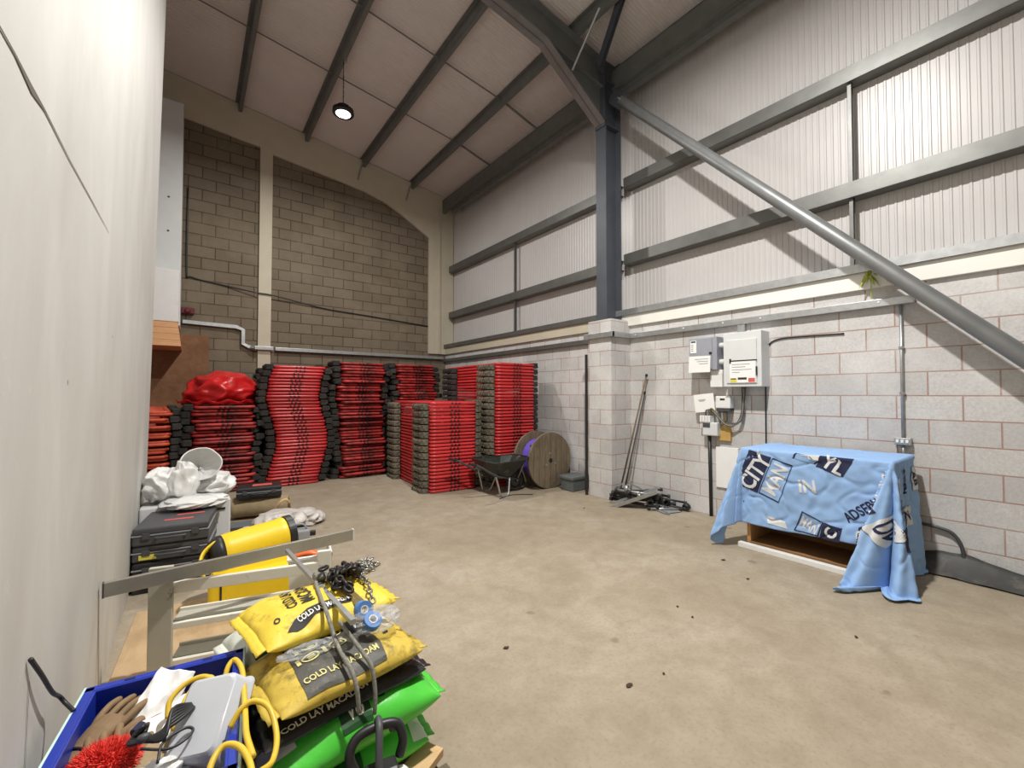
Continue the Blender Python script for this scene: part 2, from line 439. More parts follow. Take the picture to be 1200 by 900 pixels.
# right wall of blocks with pier, back wall
struct(MB().bb((XW, YF, 0), (XC-.02, YB, 2.66)).build('wall_right', 'block'))
struct(MB().bb((5.05, 4.25, 0), (XW+.02, 4.71, 2.735)).build('wall_right_pier', 'block'))
mb = MB(); mb.prism([(-2.2, 0), (XC, 0), (XC, zc(XC)), (-2.2, zc(-2.2))], lambda x, y, t: V((x, t, y)), YB, YB+.2)
struct(mb.build('wall_back', 'block_back'))
struct(MB().bb((-2.4, YF-.2, 0), (XC+.2, YF, 8.2)).build('wall_front', 'plaster'))
struct(MB().bb((-2.4, YF, 0), (-2.2, YB+.2, 8.2)).build('wall_far_left', 'plaster'))

# ribbed liner sheets
def ribs(a0, a1, pitch=.066, dep=.006):
    pts = []; a = a0
    while a < a1:
        pts += [(a, 0), (a+pitch*.58, 0), (a+pitch*.68, dep), (a+pitch*.9, dep)]; a += pitch
    pts.append((a1, 0)); return pts
r = ribs(YF, YB)
mb = MB(); n = len(r)
mb.add([(XC-d, y, 2.6) for y, d in r]+[(XC-d, y, zc(XC)+.05) for y, d in r], [(i, i+1, n+i+1, n+i) for i in range(n-1)])
cl = struct(mb.build('wall_right_cladding', 'cladding'))
mb = MB()
mb.add([(x, y, zc(x)-d) for x in (-2.2, XC) for y, d in ribs(YF, YB, .05, .005)], [])
r2 = ribs(YF, YB, .05, .005); n = len(r2); mb = MB()
mb.add([(-2.2, y, zc(-2.2)-d) for y, d in r2]+[(XC, y, zc(XC)-d) for y, d in r2], [(i, i+1, n+i+1, n+i) for i in range(n-1)])
struct(mb.build('ceiling', 'roof'))
mb = MB()
mb.prism([(-2.2, zc(-2.2)+.03), (XC+.2, zc(XC)+.03), (XC+.2, zc(XC)+.1), (-2.2, zc(-2.2)+.1)], lambda x, y, t: V((x, t, y)), YF, YB+.2)
struct(mb.build('ceiling_outer_sheet', 'roof'))

# cream fire boards on the back wall
low = [(-2.2, 7.2), (-.15, 6.93), (1.10, 6.80), (1.34, 6.72), (2.75, 6.55), (3.3, 6.47), (3.75, 6.36), (4.2, 6.16), (4.98, 5.72), (4.98, 2.66), (5.71, 2.66)]
poly = low+[(5.71, zc(5.71)-.02), (-2.2, zc(-2.2)-.02)]
struct(MB().prism(poly, lambda x, y, t: V((x, t, y)), YB-.05, YB+.01).build('trim_1', 'cream'))
struct(MB().bb((1.10, YB-.06, 0), (1.335, YB+.01, 6.85)).build('trim_2', 'cream', bevel=.004))
# short column casing in the far right corner
struct(MB().bb((5.25, YB-.09, 2.66), (5.3, YB-.04, 6.5)).build('trim_3', 'cream'))
# white boards and grey flashing along the top of the block wall, in two bays
for i, (y0, y1) in enumerate(((YF, 4.52), (4.80, 10.30))):
    struct(MB().bb((5.455, y0, 2.655), (XW+.03, y1, 2.83)).build('trim_%d' % (4+2*i), 'white_trim' if i == 0 else 'cream', bevel=.003))
    mb = MB(); mb.prism([(5.42, 2.825), (5.426, 2.825), (5.426, 2.908), (XC, 2.914), (XC, 2.922), (5.42, 2.916)], lambda x, y, t: V((x, t, y)), y0, y1)
    struct(mb.build('trim_%d' % (5+2*i), 'galv' if i == 0 else 'girt'))

# ------------------------------------------------------------------ steel frame
def ibeam(mb, p, q, up, h, w, tf=.02, tw=.014):
    p = V(p); q = V(q); d = (q-p).normalized(); up = V(up); up = (up-d*up.dot(d)).normalized(); s_ = d.cross(up)
    L = (q-p).length; R = Matrix((d, s_, up)).transposed(); c = (p+q)/2
    mb.box(c+up*(h/2-tf/2), (L, w, tf), R); mb.box(c-up*(h/2-tf/2), (L, w, tf), R); mb.box(c, (L, tw, h-2*tf+.002), R)
t = thing('steel_column', (5.28, 4.47, 2.735), 'blue grey steel stanchion standing on the block pier', 'column')
mb = MB(); ibeam(mb, (5.27, 4.47, 2.75), (5.27, 4.47, 6.9), (1, 0, 0), .36, .2)
mb.build('shaft', 'steel', t)
MB().bb((5.06, 4.33, 2.735), (5.46, 4.61, 2.755)).build('base_plate', 'steel', t)
for z in (5.80, 6.5): MB().bb((5.10, 4.38, z), (5.44, 4.56, z+.016)).build('web_stiffener', 'steel', t)

t = thing('roof_rafter', (3.0, 4.47, 6.6), 'big grey roof rafter with a tapering haunch meeting the column', 'rafter')
mb = MB(); rb = lambda x: zc(x)-.19
# web as a polygon with haunch, flanges follow it
bot = [(-2.2, rb(-2.2)-.42), (3.9, rb(3.9)-.42), (5.09, 5.80)]
top = [(5.09, rb(5.09)), (-2.2, rb(-2.2))]
mb.prism(bot+top, lambda x, y, t_: V((x, t_, y)), 4.463, 4.477)
mb.build('web', 'steel_g', t)
mb = MB()
for a, b in zip(bot[:-1], bot[1:]):
    mb.prism([a, b, (b[0], b[1]+.02), (a[0], a[1]+.02)], lambda x, y, t_: V((x, t_, y)), 4.37, 4.57)
mb.build('bottom_flange', 'tube', t)
mb = MB(); mb.prism([(5.09, rb(5.09)), (-2.2, rb(-2.2)), (-2.2, rb(-2.2)-.02), (5.09, rb(5.09)-.02)], lambda x, y, t_: V((x, t_, y)), 4.37, 4.57)
mb.prism([(3.9, rb(3.9)-.40), (5.09, rb(5.09)-.42), (5.09, rb(5.09)-.40), (3.9, rb(3.9)-.38)], lambda x, y, t_: V((x, t_, y)), 4.40, 4.54)
mb.build('top_flange', 'steel_g', t)
mb = MB()
for y in (4.37,):
    mb.bb((5.07, 4.37, 5.76), (5.10, 4.57, 6.9))
mb.build('end_plate', 'steel', t)

# purlins: each a Z section running the length of the roof
names = ['nearest the left partition', 'carrying the hanging lamp', 'third across from the partition', 'last before the eaves beam']
for i, x in enumerate((.70, 1.955, 3.22, 4.47)):
    z1 = zc(x)-.014; mb = MB(); dz = .17
    for y0, y1 in ((YF, YB-.02),):
        mb.bb((x-.003, y0, z1-dz), (x+.003, y1, z1)); mb.bb((x-.06, y0, z1-.004), (x, y1, z1)); mb.bb((x, y0, z1-dz), (x+.065, y1, z1-dz+.004))
        mb.bb((x+.061, y0, z1-dz), (x+.065, y1, z1-dz+.02))
    tag(mb.build('roof_purlin', 'steel_g'), 'dark steel roof purlin ' + names[i], 'purlin', 'purlins under the white roof sheets')
# eaves beam
t = thing('eaves_beam', (5.38, 2, 6.4), 'deep dark eaves beam along the top of the right wall', 'beam')
mb = MB(); z1 = zc(5.38)-.02
mb.bb((5.335, YF, 6.45), (5.35, YB-.12, 6.78)); mb.bb((5.335, YF, 6.44), (5.42, YB-.12, 6.455)); mb.bb((5.335, YF, 6.77), (5.42, YB-.12, 6.785))
mb.build('upper_channel', 'steel_g', t)
mb = MB(); mb.bb((5.40, YF, 6.36), (5.415, YB-.5, 6.46)); mb.bb((5.40, YF, 6.355), (5.50, YB-.5, 6.37))
mb.build('lower_channel', 'steel_g', t)
# sag bars between purlins, spaced along the roof
for k, (y, lab) in enumerate(((7.95, 'far'), (6.3, 'middle'), (2.4, 'near'))):
    xs = [-.9 if y > 7 else -.22, .70, 1.955, 3.22, 4.47, 5.33]
    mb = MB()
    for a, b in zip(xs[:-1], xs[1:]):
        w = .012 if b < 5 else .022
        mb.tube([(a+.01, y, zc(a)-.09), (b-.005, y, zc(b)-.09 if b < 5 else 6.76)], w, 6)
    tag(mb.build('sag_bar', 'steel_g'), 'thin dark sag bar crossing the purlins at the %s line of the roof' % lab, 'bar', 'sag bars across the roof')
# small pale rods hanging from two purlin ends on the back wall
for x, lab in ((3.2, 'left'), (4.42, 'right')):
    mb = MB(); z1 = zc(x)-.12
    mb.tube([(x+.02, YB-.1, z1), (x-.02, YB-.08, z1-.12), (x-.09, YB-.07, z1-.42)], .014, 6)
    tag(mb.build('hanging_rod', 'galv'), 'small pale rod under a purlin end, %s of the pair on the back wall' % lab, 'rod')
# rafter strut and wind brace at the column head
mb = MB(); mb.tube([(5.27, 4.36, 6.60), (5.40, 4.05, 7.0), ], .05, 4, sq=True)
t = thing('knee_strut', (5.22, 4.3, 6.6), 'blue grey angle strut rising from the column head to the roof', 'strut')
mb = MB(); ibeam(mb, (4.92, 4.33, 6.60), (4.61, 3.66, zc(4.61)-.06), (1, 0, .4), .09, .08, .01, .012); mb.build('angle', 'steel', t)
MB().box((4.95, 4.35, 6.60), (.14, .03, .12)).build('end_plate', 'steel', t)
mb = MB(); mb.tube([(4.40, 4.40, 6.33), (4.36, 3.84, 6.83)], .016, 6)
tag(mb.build('rafter_stay', 'galv'), 'thin pale stay rod between the rafter haunch and a purlin', 'rod')

# girts, in two bays
gn = {(0, 0): 'upper girt right of the column', (1, 0): 'lower girt right of the column', (0, 1): 'upper girt left of the column, towards the corner', (1, 1): 'lower girt left of the column, towards the corner'}
for gi, z in enumerate((4.915, 3.67)):
    for bi, (y0, y1) in enumerate(((YF, 4.40), (4.53, 10.25))):
        mb = MB(); dz = -.04 if bi else 0
        a, b = z+dz, z+dz+.165
        mb.bb((5.548, y0, a), (5.556, y1, b)); mb.bb((5.548, y0, a), (XC-.008, y1, a+.007)); mb.bb((5.556, y0, b-.007), (XC-.008, y1, b))
        tag(mb.build('wall_girt', 'girt'), 'grey steel ' + gn[(gi, bi)], 'girt', 'girts on the white cladding')
for y, z0, z1, lab in ((7.36, 2.92, 4.90, 'left of the column'), (1.44, 2.92, 4.91, 'right of the column')):
    mb = MB(); mb.bb((5.59, y-.02, z0), (5.635, y-.012, z1)); mb.bb((5.59, y-.02, z0), (5.598, y+.022, z1))
    tag(mb.build('girt_tie', 'girt'), 'upright angle tie between the girts in the bay ' + lab, 'tie')

# round brace
d = V((5.2, -1.42, .05))-V((5.2, 4.155, 6.075))
t = thing('wind_brace', (5.2, -1.42, 0), 'round grey tube brace slanting from the column head down the right wall', 'brace')
MB().tube([V((5.2, 4.155, 6.075)), V((5.2, -1.42, .05))], .07, 24).build('tube', 'tube', t, smooth=True, bevel=.004)
mb = MB(); mb.box((5.2, 4.23, 6.15), (.015, .34, .22), Matrix.Rotation(radians(47), 3, 'X')); mb.build('gusset_plate', 'steel', t)
mb = MB(); mb.lathe([(.078, 0), (.078, .02)], 24, Matrix.Translation((5.2, 4.155, 6.075)) @ Matrix.Rotation(radians(43), 4, 'X')); mb.build('end_cap', 'galv', t)
MB().box((5.2, -1.42, .015), (.25, .3, .03)).build('foot_plate', 'galv', t)

# ------------------------------------------------------------------ lamps
def lamp(x, y, z, label, power):
    t = thing('high_bay_lamp', (x, y, z), label, 'lamp', 'round high bay lamps hung from the purlin')
    mb = MB(); mb.lathe([(.165, 0), (.172, .012), (.172, .035), (.15, .05), (.10, .085), (.10, .13), (.06, .15)], 36, Matrix.Translation((x, y, z)))
    for k in range(24):
        a = k*pi/12; mb.box((x+.13*cos(a), y+.13*sin(a), z+.06), (.07, .006, .05), Rz(math.degrees(a)))
    mb.build('housing', 'black', t, bevel=.003)
    MB().lathe([(.085, -.004), (.108, -.003), (.108, .006)], 36, Matrix.Translation((x, y, z))).build('lens', 'lens', t)
    mb = MB(); mb.lathe([(.108, -.003), (.118, 0), (.118, .006), (.108, .006)], 36, Matrix.Translation((x, y, z)), cap=False); mb.build('lens_rim', 'lensring', t)
    mb = MB(); mb.tube([(x, y, z+.15), (x, y, z+.2), (x+.0, y+.01, zc(x)-.2)], .006, 6)
    for k in range(12):
        zz = z+.2+k*.04
        if zz < zc(x)-.2: mb.tube([(x+.012*cos(k*pi/2), y+.012*sin(k*pi/2), zz), (x, y, zz+.02), (x-.012*cos(k*pi/2), y-.012*sin(k*pi/2), zz+.04)], .004, 5)
    mb.build('hanging_cable', 'black', t)
    MB().box((x+.03, y, zc(x)-.2), (.05, .04, .05)).build('purlin_hook', 'galv', t)
    L = bpy.data.lights.new('lamp_light', 'AREA'); L.shape = 'DISK'; L.size = .22; L.energy = power; L.color = (1., .975, .935)
    o = bpy.data.objects.new('lamp_light', L); COL.objects.link(o); o.location = (x, y, z-.012)
    return t
lamp(1.975, 7.35, 6.28, 'round black high bay lamp glowing under the second purlin near the back wall', 110)
lamp(1.975, 1.72, 6.28, 'round black high bay lamp over the middle of the floor, out of frame above', 330)

# ------------------------------------------------------------------ back wall fittings
t = thing('white_casing', (-.36, 9.75, 2.8), 'tall narrow white casing with two screws rising beside the brown block wall', 'casing')
MB().bb((-.62, 9.55, 2.8), (-.175, YB-.055, 6.78)).build('board', 'ltgrey', t, bevel=.004)
for z in (4.45, 5.05): MB().lathe([(.018, 0), (.012, .008)], 10, Matrix.Translation((-.36, 9.55, z)) @ Matrix.Rotation(pi/2, 4, 'X')).build('screw', 'dkgrey', t)
t = thing('wall_box', (-.36, 9.5, 2.42), 'white boxed hopper with pale timber planks under it, left of the brown blocks', 'box')
MB().bb((-.62, 9.30, 2.83), (-.19, 9.545, 3.72)).build('body', 'white', t, bevel=.006)
mb = MB()
for k in range(4):
    a = k*.105; mb.prism([(2.83-a, 0), (2.83-a-.101, 0), (2.83-a-.101, 1), (2.83-a, 1)], lambda z, s_, u: V(((-.62 if u == 0 else -.20+.025*(2.83-z)/.1*.5), 9.31-.06*(2.83-z) if s_ == 0 else YB-.02, z)), 0, 1)
mb.build('timber_planks', 'pinex', t)
t = thing('alarm_sounder', (-.08, 10.3, 3.2), 'small dark red sounder on the brown blocks beside the white box', 'alarm')
MB().bb((-.17, 10.24, 3.13), (.03, 10.35, 3.25)).build('body', 'maroon', t, bevel=.015)
MB().lathe([(.05, 0), (.05, .03), (.03, .045)], 16, Matrix.Translation((-.07, 10.24, 3.19)) @ Matrix.Rotation(pi/2, 4, 'X')).build('horn', 'maroon', t)
t = tag(MB().bb((-2.1, YB-.018, 0), (.275, YB, 2.735)).build('plywood_sheet', 'ply', bevel=.002), 'brown plywood sheet fixed to the back wall behind the stacks', 'sheet')
# conduit trunking on back wall
t = thing('wall_trunking', (1.4, YB-.05, 2.55), 'pale metal trunking stepping down across the back wall', 'trunking')
mb = MB()
p = [(-.15, YB-.04, 2.98), (.72, YB-.04, 2.955), (.84, YB-.04, 2.90), (.84, YB-.04, 2.62), (.96, YB-.04, 2.55), (1.05, YB-.1, 2.55)]
mb.tube(p, .05, 4, sq=True)
mb.build('upper_run', 'galv', t, bevel=.004)
MB().tube([(1.42, YB-.05, 2.55), (5.40, YB-.05, 2.555)], .05, 4, sq=True).build('lower_run', 'galv', t, bevel=.004)
MB().tube([(1.04, YB-.1, 2.55), (1.38, YB-.1, 2.55)], .05, 4, sq=True).build('pilaster_bridge', 'galv', t, bevel=.004)
pts = [(-.10, YB-.02, 5.6), (-.10, YB-.02, 4.0), (-.02, YB-.02, 3.86), (.5, YB-.02, 3.78), (1.05, YB-.08, 3.70), (1.4, YB-.08, 3.68), (2.4, YB-.02, 3.54), (3.4, YB-.02, 3.48), (4.97, YB-.02, 3.38)]
tag(MB().tube(bez(pts, 6), .013, 6).build('wall_cable', 'black', smooth=True), 'thin black cable drooping across the brown block wall', 'cable')

# ------------------------------------------------------------------ barriers
def ring_frame(mb, hx, hy, r, w, h, n=6):
    """rounded rectangle loop of soft rectangular section"""
    path = []
    for cx, cy, a0 in ((hx-r, hy-r, 0), (-hx+r, hy-r, 90), (-hx+r, -hy+r, 180), (hx-r, -hy+r, 270)):
        for k in range(n+1):
            a = radians(a0+90*k/n); path.append((cx+r*cos(a), cy+r*sin(a), a))
    sec = [(-w/2, -h*.30), (-w*.3, -h/2), (w*.28, -h/2), (w*.46, -h*.3), (w/2, 0), (w*.46, h*.3), (w*.28, h/2), (-w*.3, h/2), (-w/2, h*.3)]
    vs = []; m = len(sec)
    for x, y, a in path:
        for o, z in sec: vs.append((x+cos(a)*(o-w/2), y+sin(a)*(o-w/2), z))
    N = len(path); fs = []
    for i in range(N):
        j = (i+1) % N
        for k in range(m):
            k2 = (k+1) % m; fs.append((i*m+k, i*m+k2, j*m+k2, j*m+k))
    mb.add(vs, fs)
PT = .0565      # pitch of a layer
def make_barrier(red, rub, rub2=None):
    t = bpy.data.objects.new('plastic_barrier', None); COL.objects.link(t)
    mb = MB(); ring_frame(mb, .42, 1.0, .09, .075, .045)
    for k in range(9):
        y = -.8+k*.2; mb.box((0, y, 0), (.72, .055, .03))
    for s_ in (-1, 1): mb.box((0, s_*.93, 0), (.72, .03, .022))
    mb.box((.10, 0, .0), (.045, 1.86, .034))
    mb.cur = 1
    for s_ in (-1, 1):
        for x in (-.075, -.01, .055): mb.box((x, s_*1.0, -.002), (.026, .018, .03))
    mb.build('panel', [red, 'black'], t, smooth=True)
    for s_ in (-1, 1):
        mb = MB(); y = s_*.70
        mb.prism([(-.424, y-.215), (-.44, y-.235), (-.54, y-.20), (-.555, y-.12), (-.53, y-.06), (-.53, y+.06), (-.555, y+.12), (-.54, y+.20), (-.44, y+.235), (-.424, y+.215)], lambda x, yy, tt: V((x, yy, tt)), -.048, .048)
        for k in range(5): mb.box((-.548, y-.16+k*.08, 0), (.03, .035, .07), Matrix.Rotation(radians(28), 3, 'X'))
        mb.build('foot', rub2 if (rub2 and s_ < 0) else rub, t, bevel=.008)
    return t
ordn = ['topmost', 'second', 'third', 'fourth', 'fifth', 'sixth', 'seventh', 'eighth', 'ninth', 'tenth', 'eleventh', 'twelfth', 'thirteenth', 'fourteenth', 'fifteenth', 'sixteenth', 'seventeenth', 'eighteenth', 'nineteenth', 'twentieth']
ordn += ['twenty-'+w for w in ('first', 'second', 'third', 'fourth', 'fifth', 'sixth', 'seventh', 'eighth', 'ninth')]+['thirtieth']+['thirty-'+w for w in ('first', 'second', 'third', 'fourth', 'fifth', 'sixth', 'seventh', 'eighth', 'ninth')]+['fortieth']
def stack(cx, cy, n, rot, jit, where, word, proto, alt=2, wave=None, tilt=0, pitch=PT, z0=.028):
    rng = random.Random(int(cx*100+cy*10))
    for i in range(n):
        o = proto['o'] if not proto['used'] else dup(proto['o'])
        proto['used'] = True
        k = n-1-i
        lab = '%s barrier, %s in the %s' % (word, (ordn[k]+' from top' if k else 'topmost'), where)
        ox, oy = (wave(i/n) if wave else (0, 0))
        flip = 180 if (i % alt) else 0
        R_ = rot+flip+rng.uniform(-1, 1)*jit*25
        o.location = (cx+ox+rng.uniform(-1, 1)*jit, cy+oy+rng.uniform(-1, 1)*jit*1.2, z0+i*pitch)
        o.rotation_euler = (radians(tilt+rng.uniform(-1, 1)*jit*6), radians(rng.uniform(-1, 1)*jit*8), radians(R_))
        tag(o, lab, 'barrier', 'barriers in the '+where)
pA = {'o': make_barrier('red', 'rubberg', 'rubberg'), 'used': False}
pB = {'o': make_barrier('red', 'rubber', 'rubberg'), 'used': False}
pE = {'o': make_barrier('red', 'rubber'), 'used': False}
pD = {'o': make_barrier('redirty', 'rubber'), 'used': False}
pO = {'o': make_barrier('orange', 'rubber'), 'used': False}
stack(3.56, 7.22, 26, -4, .004, 'low neat stack beside the wheelbarrow', 'clean red', pA)
stack(4.68, 7.04, 38, -2, .005, 'tall neat stack behind the timber reel', 'clean red', pB)
stack(3.80, 9.33, 39, 0, .045, 'dark far corner stack', 'grubby red', pD)
stack(2.68, 9.33, 39, 0, .05, 'tall ragged stack on the back wall', 'grubby red', pD, wave=lambda t_: (.035*sin(t_*7), .02*sin(t_*11)))
stack(1.56, 9.28, 37, -2, .012, 'wavy stack right of the red sack', 'red', pE, wave=lambda t_: (.08*sin(t_*8.2-1.4), .02*sin(t_*5)))
stack(.42, 9.33, 25, 1, .045, 'stack under the red sack', 'grubby red', pD)
stack(-.72, 9.30, 24, 3, .03, 'slumped stack behind the partition', 'faded orange', pO, tilt=-.6)

# crumpled soft things
def crumple(name, m, c, r, seed, amp=.22, freq=1.6, parent=None, sub=5, flat=None, fine=.06):
    def fn(p):
        q = p*freq+V((seed*5.1, seed*2.3, seed))
        a = 1-abs(noise.noise(q))*2*amp+amp*.6*noise.noise(q*.6)
        return a+fine*(.5-abs(noise.noise(q*3.1)))
    mb = MB(); mb.ball(c, r, sub, fn)
    if flat is not None:
        for p in mb.v:
            if p.z < flat: p.z = flat+(p.z-flat)*.04
    return mb.build(name, m, parent, smooth=True)
zt = .028+24*PT+.03
t = thing('red_sack', (.42, 8.9, zt), 'big glossy red plastic sack lying on top of a barrier stack', 'sack')
def fn(p):
    q = p*1.5+V((3, 1, 7))
    return 1-.18*abs(noise.noise(q))*2+.05*noise.noise(q*3)+(.10*p.x if p.z > 0 else 0)
mb = MB(); mb.ball((.40, 8.95, zt+.22), (.56, .60, .36), 5, fn)
for p in mb.v:
    if p.z < zt+.01: p.z = zt+.01+(p.z-zt-.01)*.02
    if p.z < zt+.1: p.x = .40+(p.x-.40)*1.02
mb.build('body', 'redbag', t, smooth=True)
mb = MB(); mb.grid(lambda u, v: V((.40+.56*cos(pi+pi*u)*1.0, 8.95+.55*sin(pi+pi*u), zt+.02+.05*v+.02*sin(u*37)))+V((cos(pi+pi*u), sin(pi+pi*u), 0))*(.03*v+.012*sin(u*50)), 60, 5)
mb.build('gathered_hem', 'redbag', t, smooth=True, solid=.006)

# ------------------------------------------------------------------ reel, wheelbarrow, bin
t = thing('cable_reel', (4.88, 5.62, 0), 'weathered timber cable reel standing on its rims beside the wheelbarrow', 'reel')
rc = V((4.885, 0, .472))
for y, nm in ((5.45, 0), (5.84, 1)):
    mb = MB(); mtx = Matrix.Translation((rc.x, y+.022, rc.z)) @ Matrix.Rotation(pi/2, 4, 'X')
    hole = .035
    mb.lathe([(hole, 0), (.47, 0), (.47, .044), (hole, .044), (hole, 0)], 56, mtx, cap=False)
    mb.cur = 1
    for k in range(-3, 4): mb.box((rc.x+k*.125, y-.0225, rc.z), (.004, .002, 2*sqrt(max(.01, .46**2-(k*.125)**2))))
    fl = mb.build('flange', ['oldwood', 'blackp'], t)
    if nm == 0:
        mb = MB(); mb.lathe([(.036, 0), (.036, .012)], 16, Matrix.Translation((rc.x, y-.016, rc.z)) @ Matrix.Rotation(pi/2, 4, 'X')); mb.build('hub_hole', 'black', fl)
        for a in (100, 215, 330): MB().lathe([(.02, 0), (.016, .012)], 10, Matrix.Translation((rc.x+.12*cos(radians(a)), y-.02, rc.z+.12*sin(radians(a)))) @ Matrix.Rotation(pi/2, 4, 'X')).build('tie_bolt', 'galv', fl)
MB().lathe([(.30, 0), (.30, .36)], 32, Matrix.Translation((rc.x, 5.83, rc.z)) @ Matrix.Rotation(pi/2, 4, 'X')).build('drum', 'oldwood', t)
t = thing('purple_rope', (4.88, 5.62, .25), 'purple rope wound round the drum of the timber reel', 'rope')
mb = MB(); pts = []
for k in range(14*20+1):
    a = k/20*2*pi; pts.append((rc.x+.315*cos(a), 5.50+.31*(k/280), rc.z+.315*sin(a)))
mb.tube(pts, .0125, 6)
pts = []
for k in range(11*20+1):
    a = k/20*2*pi; pts.append((rc.x+.335*cos(a), 5.52+.28*(k/220), rc.z+.335*sin(a)))
mb.tube(pts, .0125, 6); mb.build('coils', 'purple', t, smooth=True)
mb = MB(); mb.tube(bez([(4.66, 5.60, .60), (4.60, 5.58, .68), (4.55, 5.56, .74)], 5), .014, 6); mb.build('loose_end', 'black', t)

t = thing('wheelbarrow', (4.0, 5.68, 0), 'dark steel wheelbarrow parked between the neat barriers and the reel', 'wheelbarrow')
by = 5.66
mb = MB()
rim = [(3.66, -.33), (3.72, -.36), (4.25, -.33), (4.42, -.22), (4.44, 0), (4.42, .22), (4.25, .33), (3.72, .36), (3.66, .33), (3.64, 0)]
botm = [(3.86, -.17), (3.88, -.18), (4.08, -.16), (4.14, -.10), (4.15, 0), (4.14, .10), (4.08, .16), (3.88, .18), (3.86, .17), (3.85, 0)]
n = len(rim)
zr = lambda x: .545 - .02*(x-3.64) + .03*max(0, x-4.2)/.2
vs = [V((x, by+y, zr(x))) for x, y in rim]+[V((x*.5+a*.5, by+(y+b)*.5, .40)) for (x, y), (a, b) in zip(rim, botm)]+[V((x, by+y, .27)) for x, y in botm]
fs = [(i, (i+1) % n, n+(i+1) % n, n+i) for i in range(n)]+[(n+i, n+(i+1) % n, 2*n+(i+1) % n, 2*n+i) for i in range(n)]+[tuple(range(2*n, 3*n))]
mb.add(vs, fs); mb.build('tray', 'barrowp', t, solid=.006, sub=0, smooth=False)
mb = MB(); mb.tube([V((x, by+y, zr(x)+.004)) for x, y in rim], .011, 8, closed=True); mb.build('tray_rim', 'barrowp', t, smooth=True)
mb = MB()
for s_ in (-1, 1):
    mb.tube(bez([(3.30, by+s_*.30, .56), (3.42, by+s_*.30, .52), (3.75, by+s_*.25, .34), (4.0, by+s_*.17, .27), (4.36, by+s_*.07, .20)], 8), .017, 8)
mb.build('chassis_tube', 'dkgrey', t, smooth=True)
for s_ in (-1, 1):
    MB().tube([(3.24, by+s_*.30, .58), (3.36, by+s_*.30, .545)], .022, 10).build('handle_grip', 'black', t, bevel=.004)
for s_ in (-1, 1):
    MB().tube(bez([(3.74, by+s_*.24, .36), (3.80, by+s_*.25, .16), (3.84, by+s_*.25, .03), (3.92, by+s_*.25, .014), (3.99, by+s_*.24, .04), (4.06, by+s_*.18, .27)], 6), .015, 8).build('leg', 'galv', t, smooth=True)
mb = MB(); tr = [(.105, -.035), (.15, -.045), (.172, -.025), (.176, 0), (.172, .025), (.15, .045), (.105, .035)]
wx = Matrix.Translation((4.30, by, .178)) @ Matrix.Rotation(pi/2, 4, 'X')
mb.lathe(tr+[tr[0]], 32, wx, cap=False); wh = mb.build('wheel', 'black', t, smooth=True)
MB().lathe([(.105, -.02), (.105, .02), (.03, .035), (.03, -.035)], 24, wx).build('rim', 'dkgrey', wh)
mb = MB(); mb.tube([(4.30, by-.075, .178), (4.30, by+.075, .178)], .010, 8)
for s_ in (-1, 1): mb.tube([(4.34, by+s_*.075, .205), (4.28, by+s_*.078, .178), (4.40, by+s_*.12, .46)], .010, 6)
mb.build('axle_stay', 'galv', t)

t = thing('grey_bin', (5.2, 5.0, 0), 'low dusty grey bin with lid against the wall behind the pier', 'bin')
mb = MB(); mb.prism([(4.955, 4.98), (5.36, 4.98), (5.36, 5.28), (4.955, 5.28)], lambda x, y, t_: V((x+(0 if t_ else (.02 if x < 5.1 else -.02)), y+(0 if t_ else (.02 if y < 5.1 else -.02)), .2*t_)), 0, 1)
mb.build('tub', 'gbox', t, bevel=.015)
MB().bb((4.935, 4.96, .19), (5.38, 5.30, .245)).build('lid', 'gbox', t, bevel=.015)
mb = MB(); mb.tube([(5.035, 4.745, 0), (5.035, 4.745, 2.22)], .022, 8)
tag(mb.build('drain_pipe', 'black'), 'thin black upright pipe down the far edge of the block pier', 'pipe')
tag(MB().tube(bez([(3.75, 5.32, .008), (4.05, 5.42, .008), (4.35, 5.25, .008)], 8), .006, 6).build('floor_cable', 'debris'), 'thin dark cable end on the floor in front of the wheelbarrow', 'cable')

# ------------------------------------------------------------------ fittings on the right wall
t = thing('cable_trunking', (5.44, 2.5, 2.46), 'galvanised trunking running along the block wall and round the pier', 'trunking')
mb = MB(); mb.bb((5.43, .945, 2.455), (XW, 4.25, 2.53)); mb.build('wall_run', 'galv', t, bevel=.004)
MB().bb((5.0, 4.185, 2.452), (5.44, 4.25, 2.532)).build('pier_return', 'galv', t, bevel=.004)
MB().bb((4.99, 4.185, 2.452), (5.05, 4.76, 2.532)).build('pier_side', 'galv', t, bevel=.004)
MB().bb((5.43, 4.71, 2.452), (XW, YB-.05, 2.532)).build('corner_run', 'girt', t, bevel=.004)
MB().bb((5.44, 2.487, 2.33), (XW, 2.58, 2.46)).build('drop', 'galv', t, bevel=.004)
for y in (1.2, 2.3, 2.75, 3.3, 4.1): MB().lathe([(.011, 0), (.009, .006)], 10, Matrix.Translation((5.43, y, 2.50)) @ Matrix.Rotation(-pi/2, 4, 'Y')).build('screw', 'white', t)

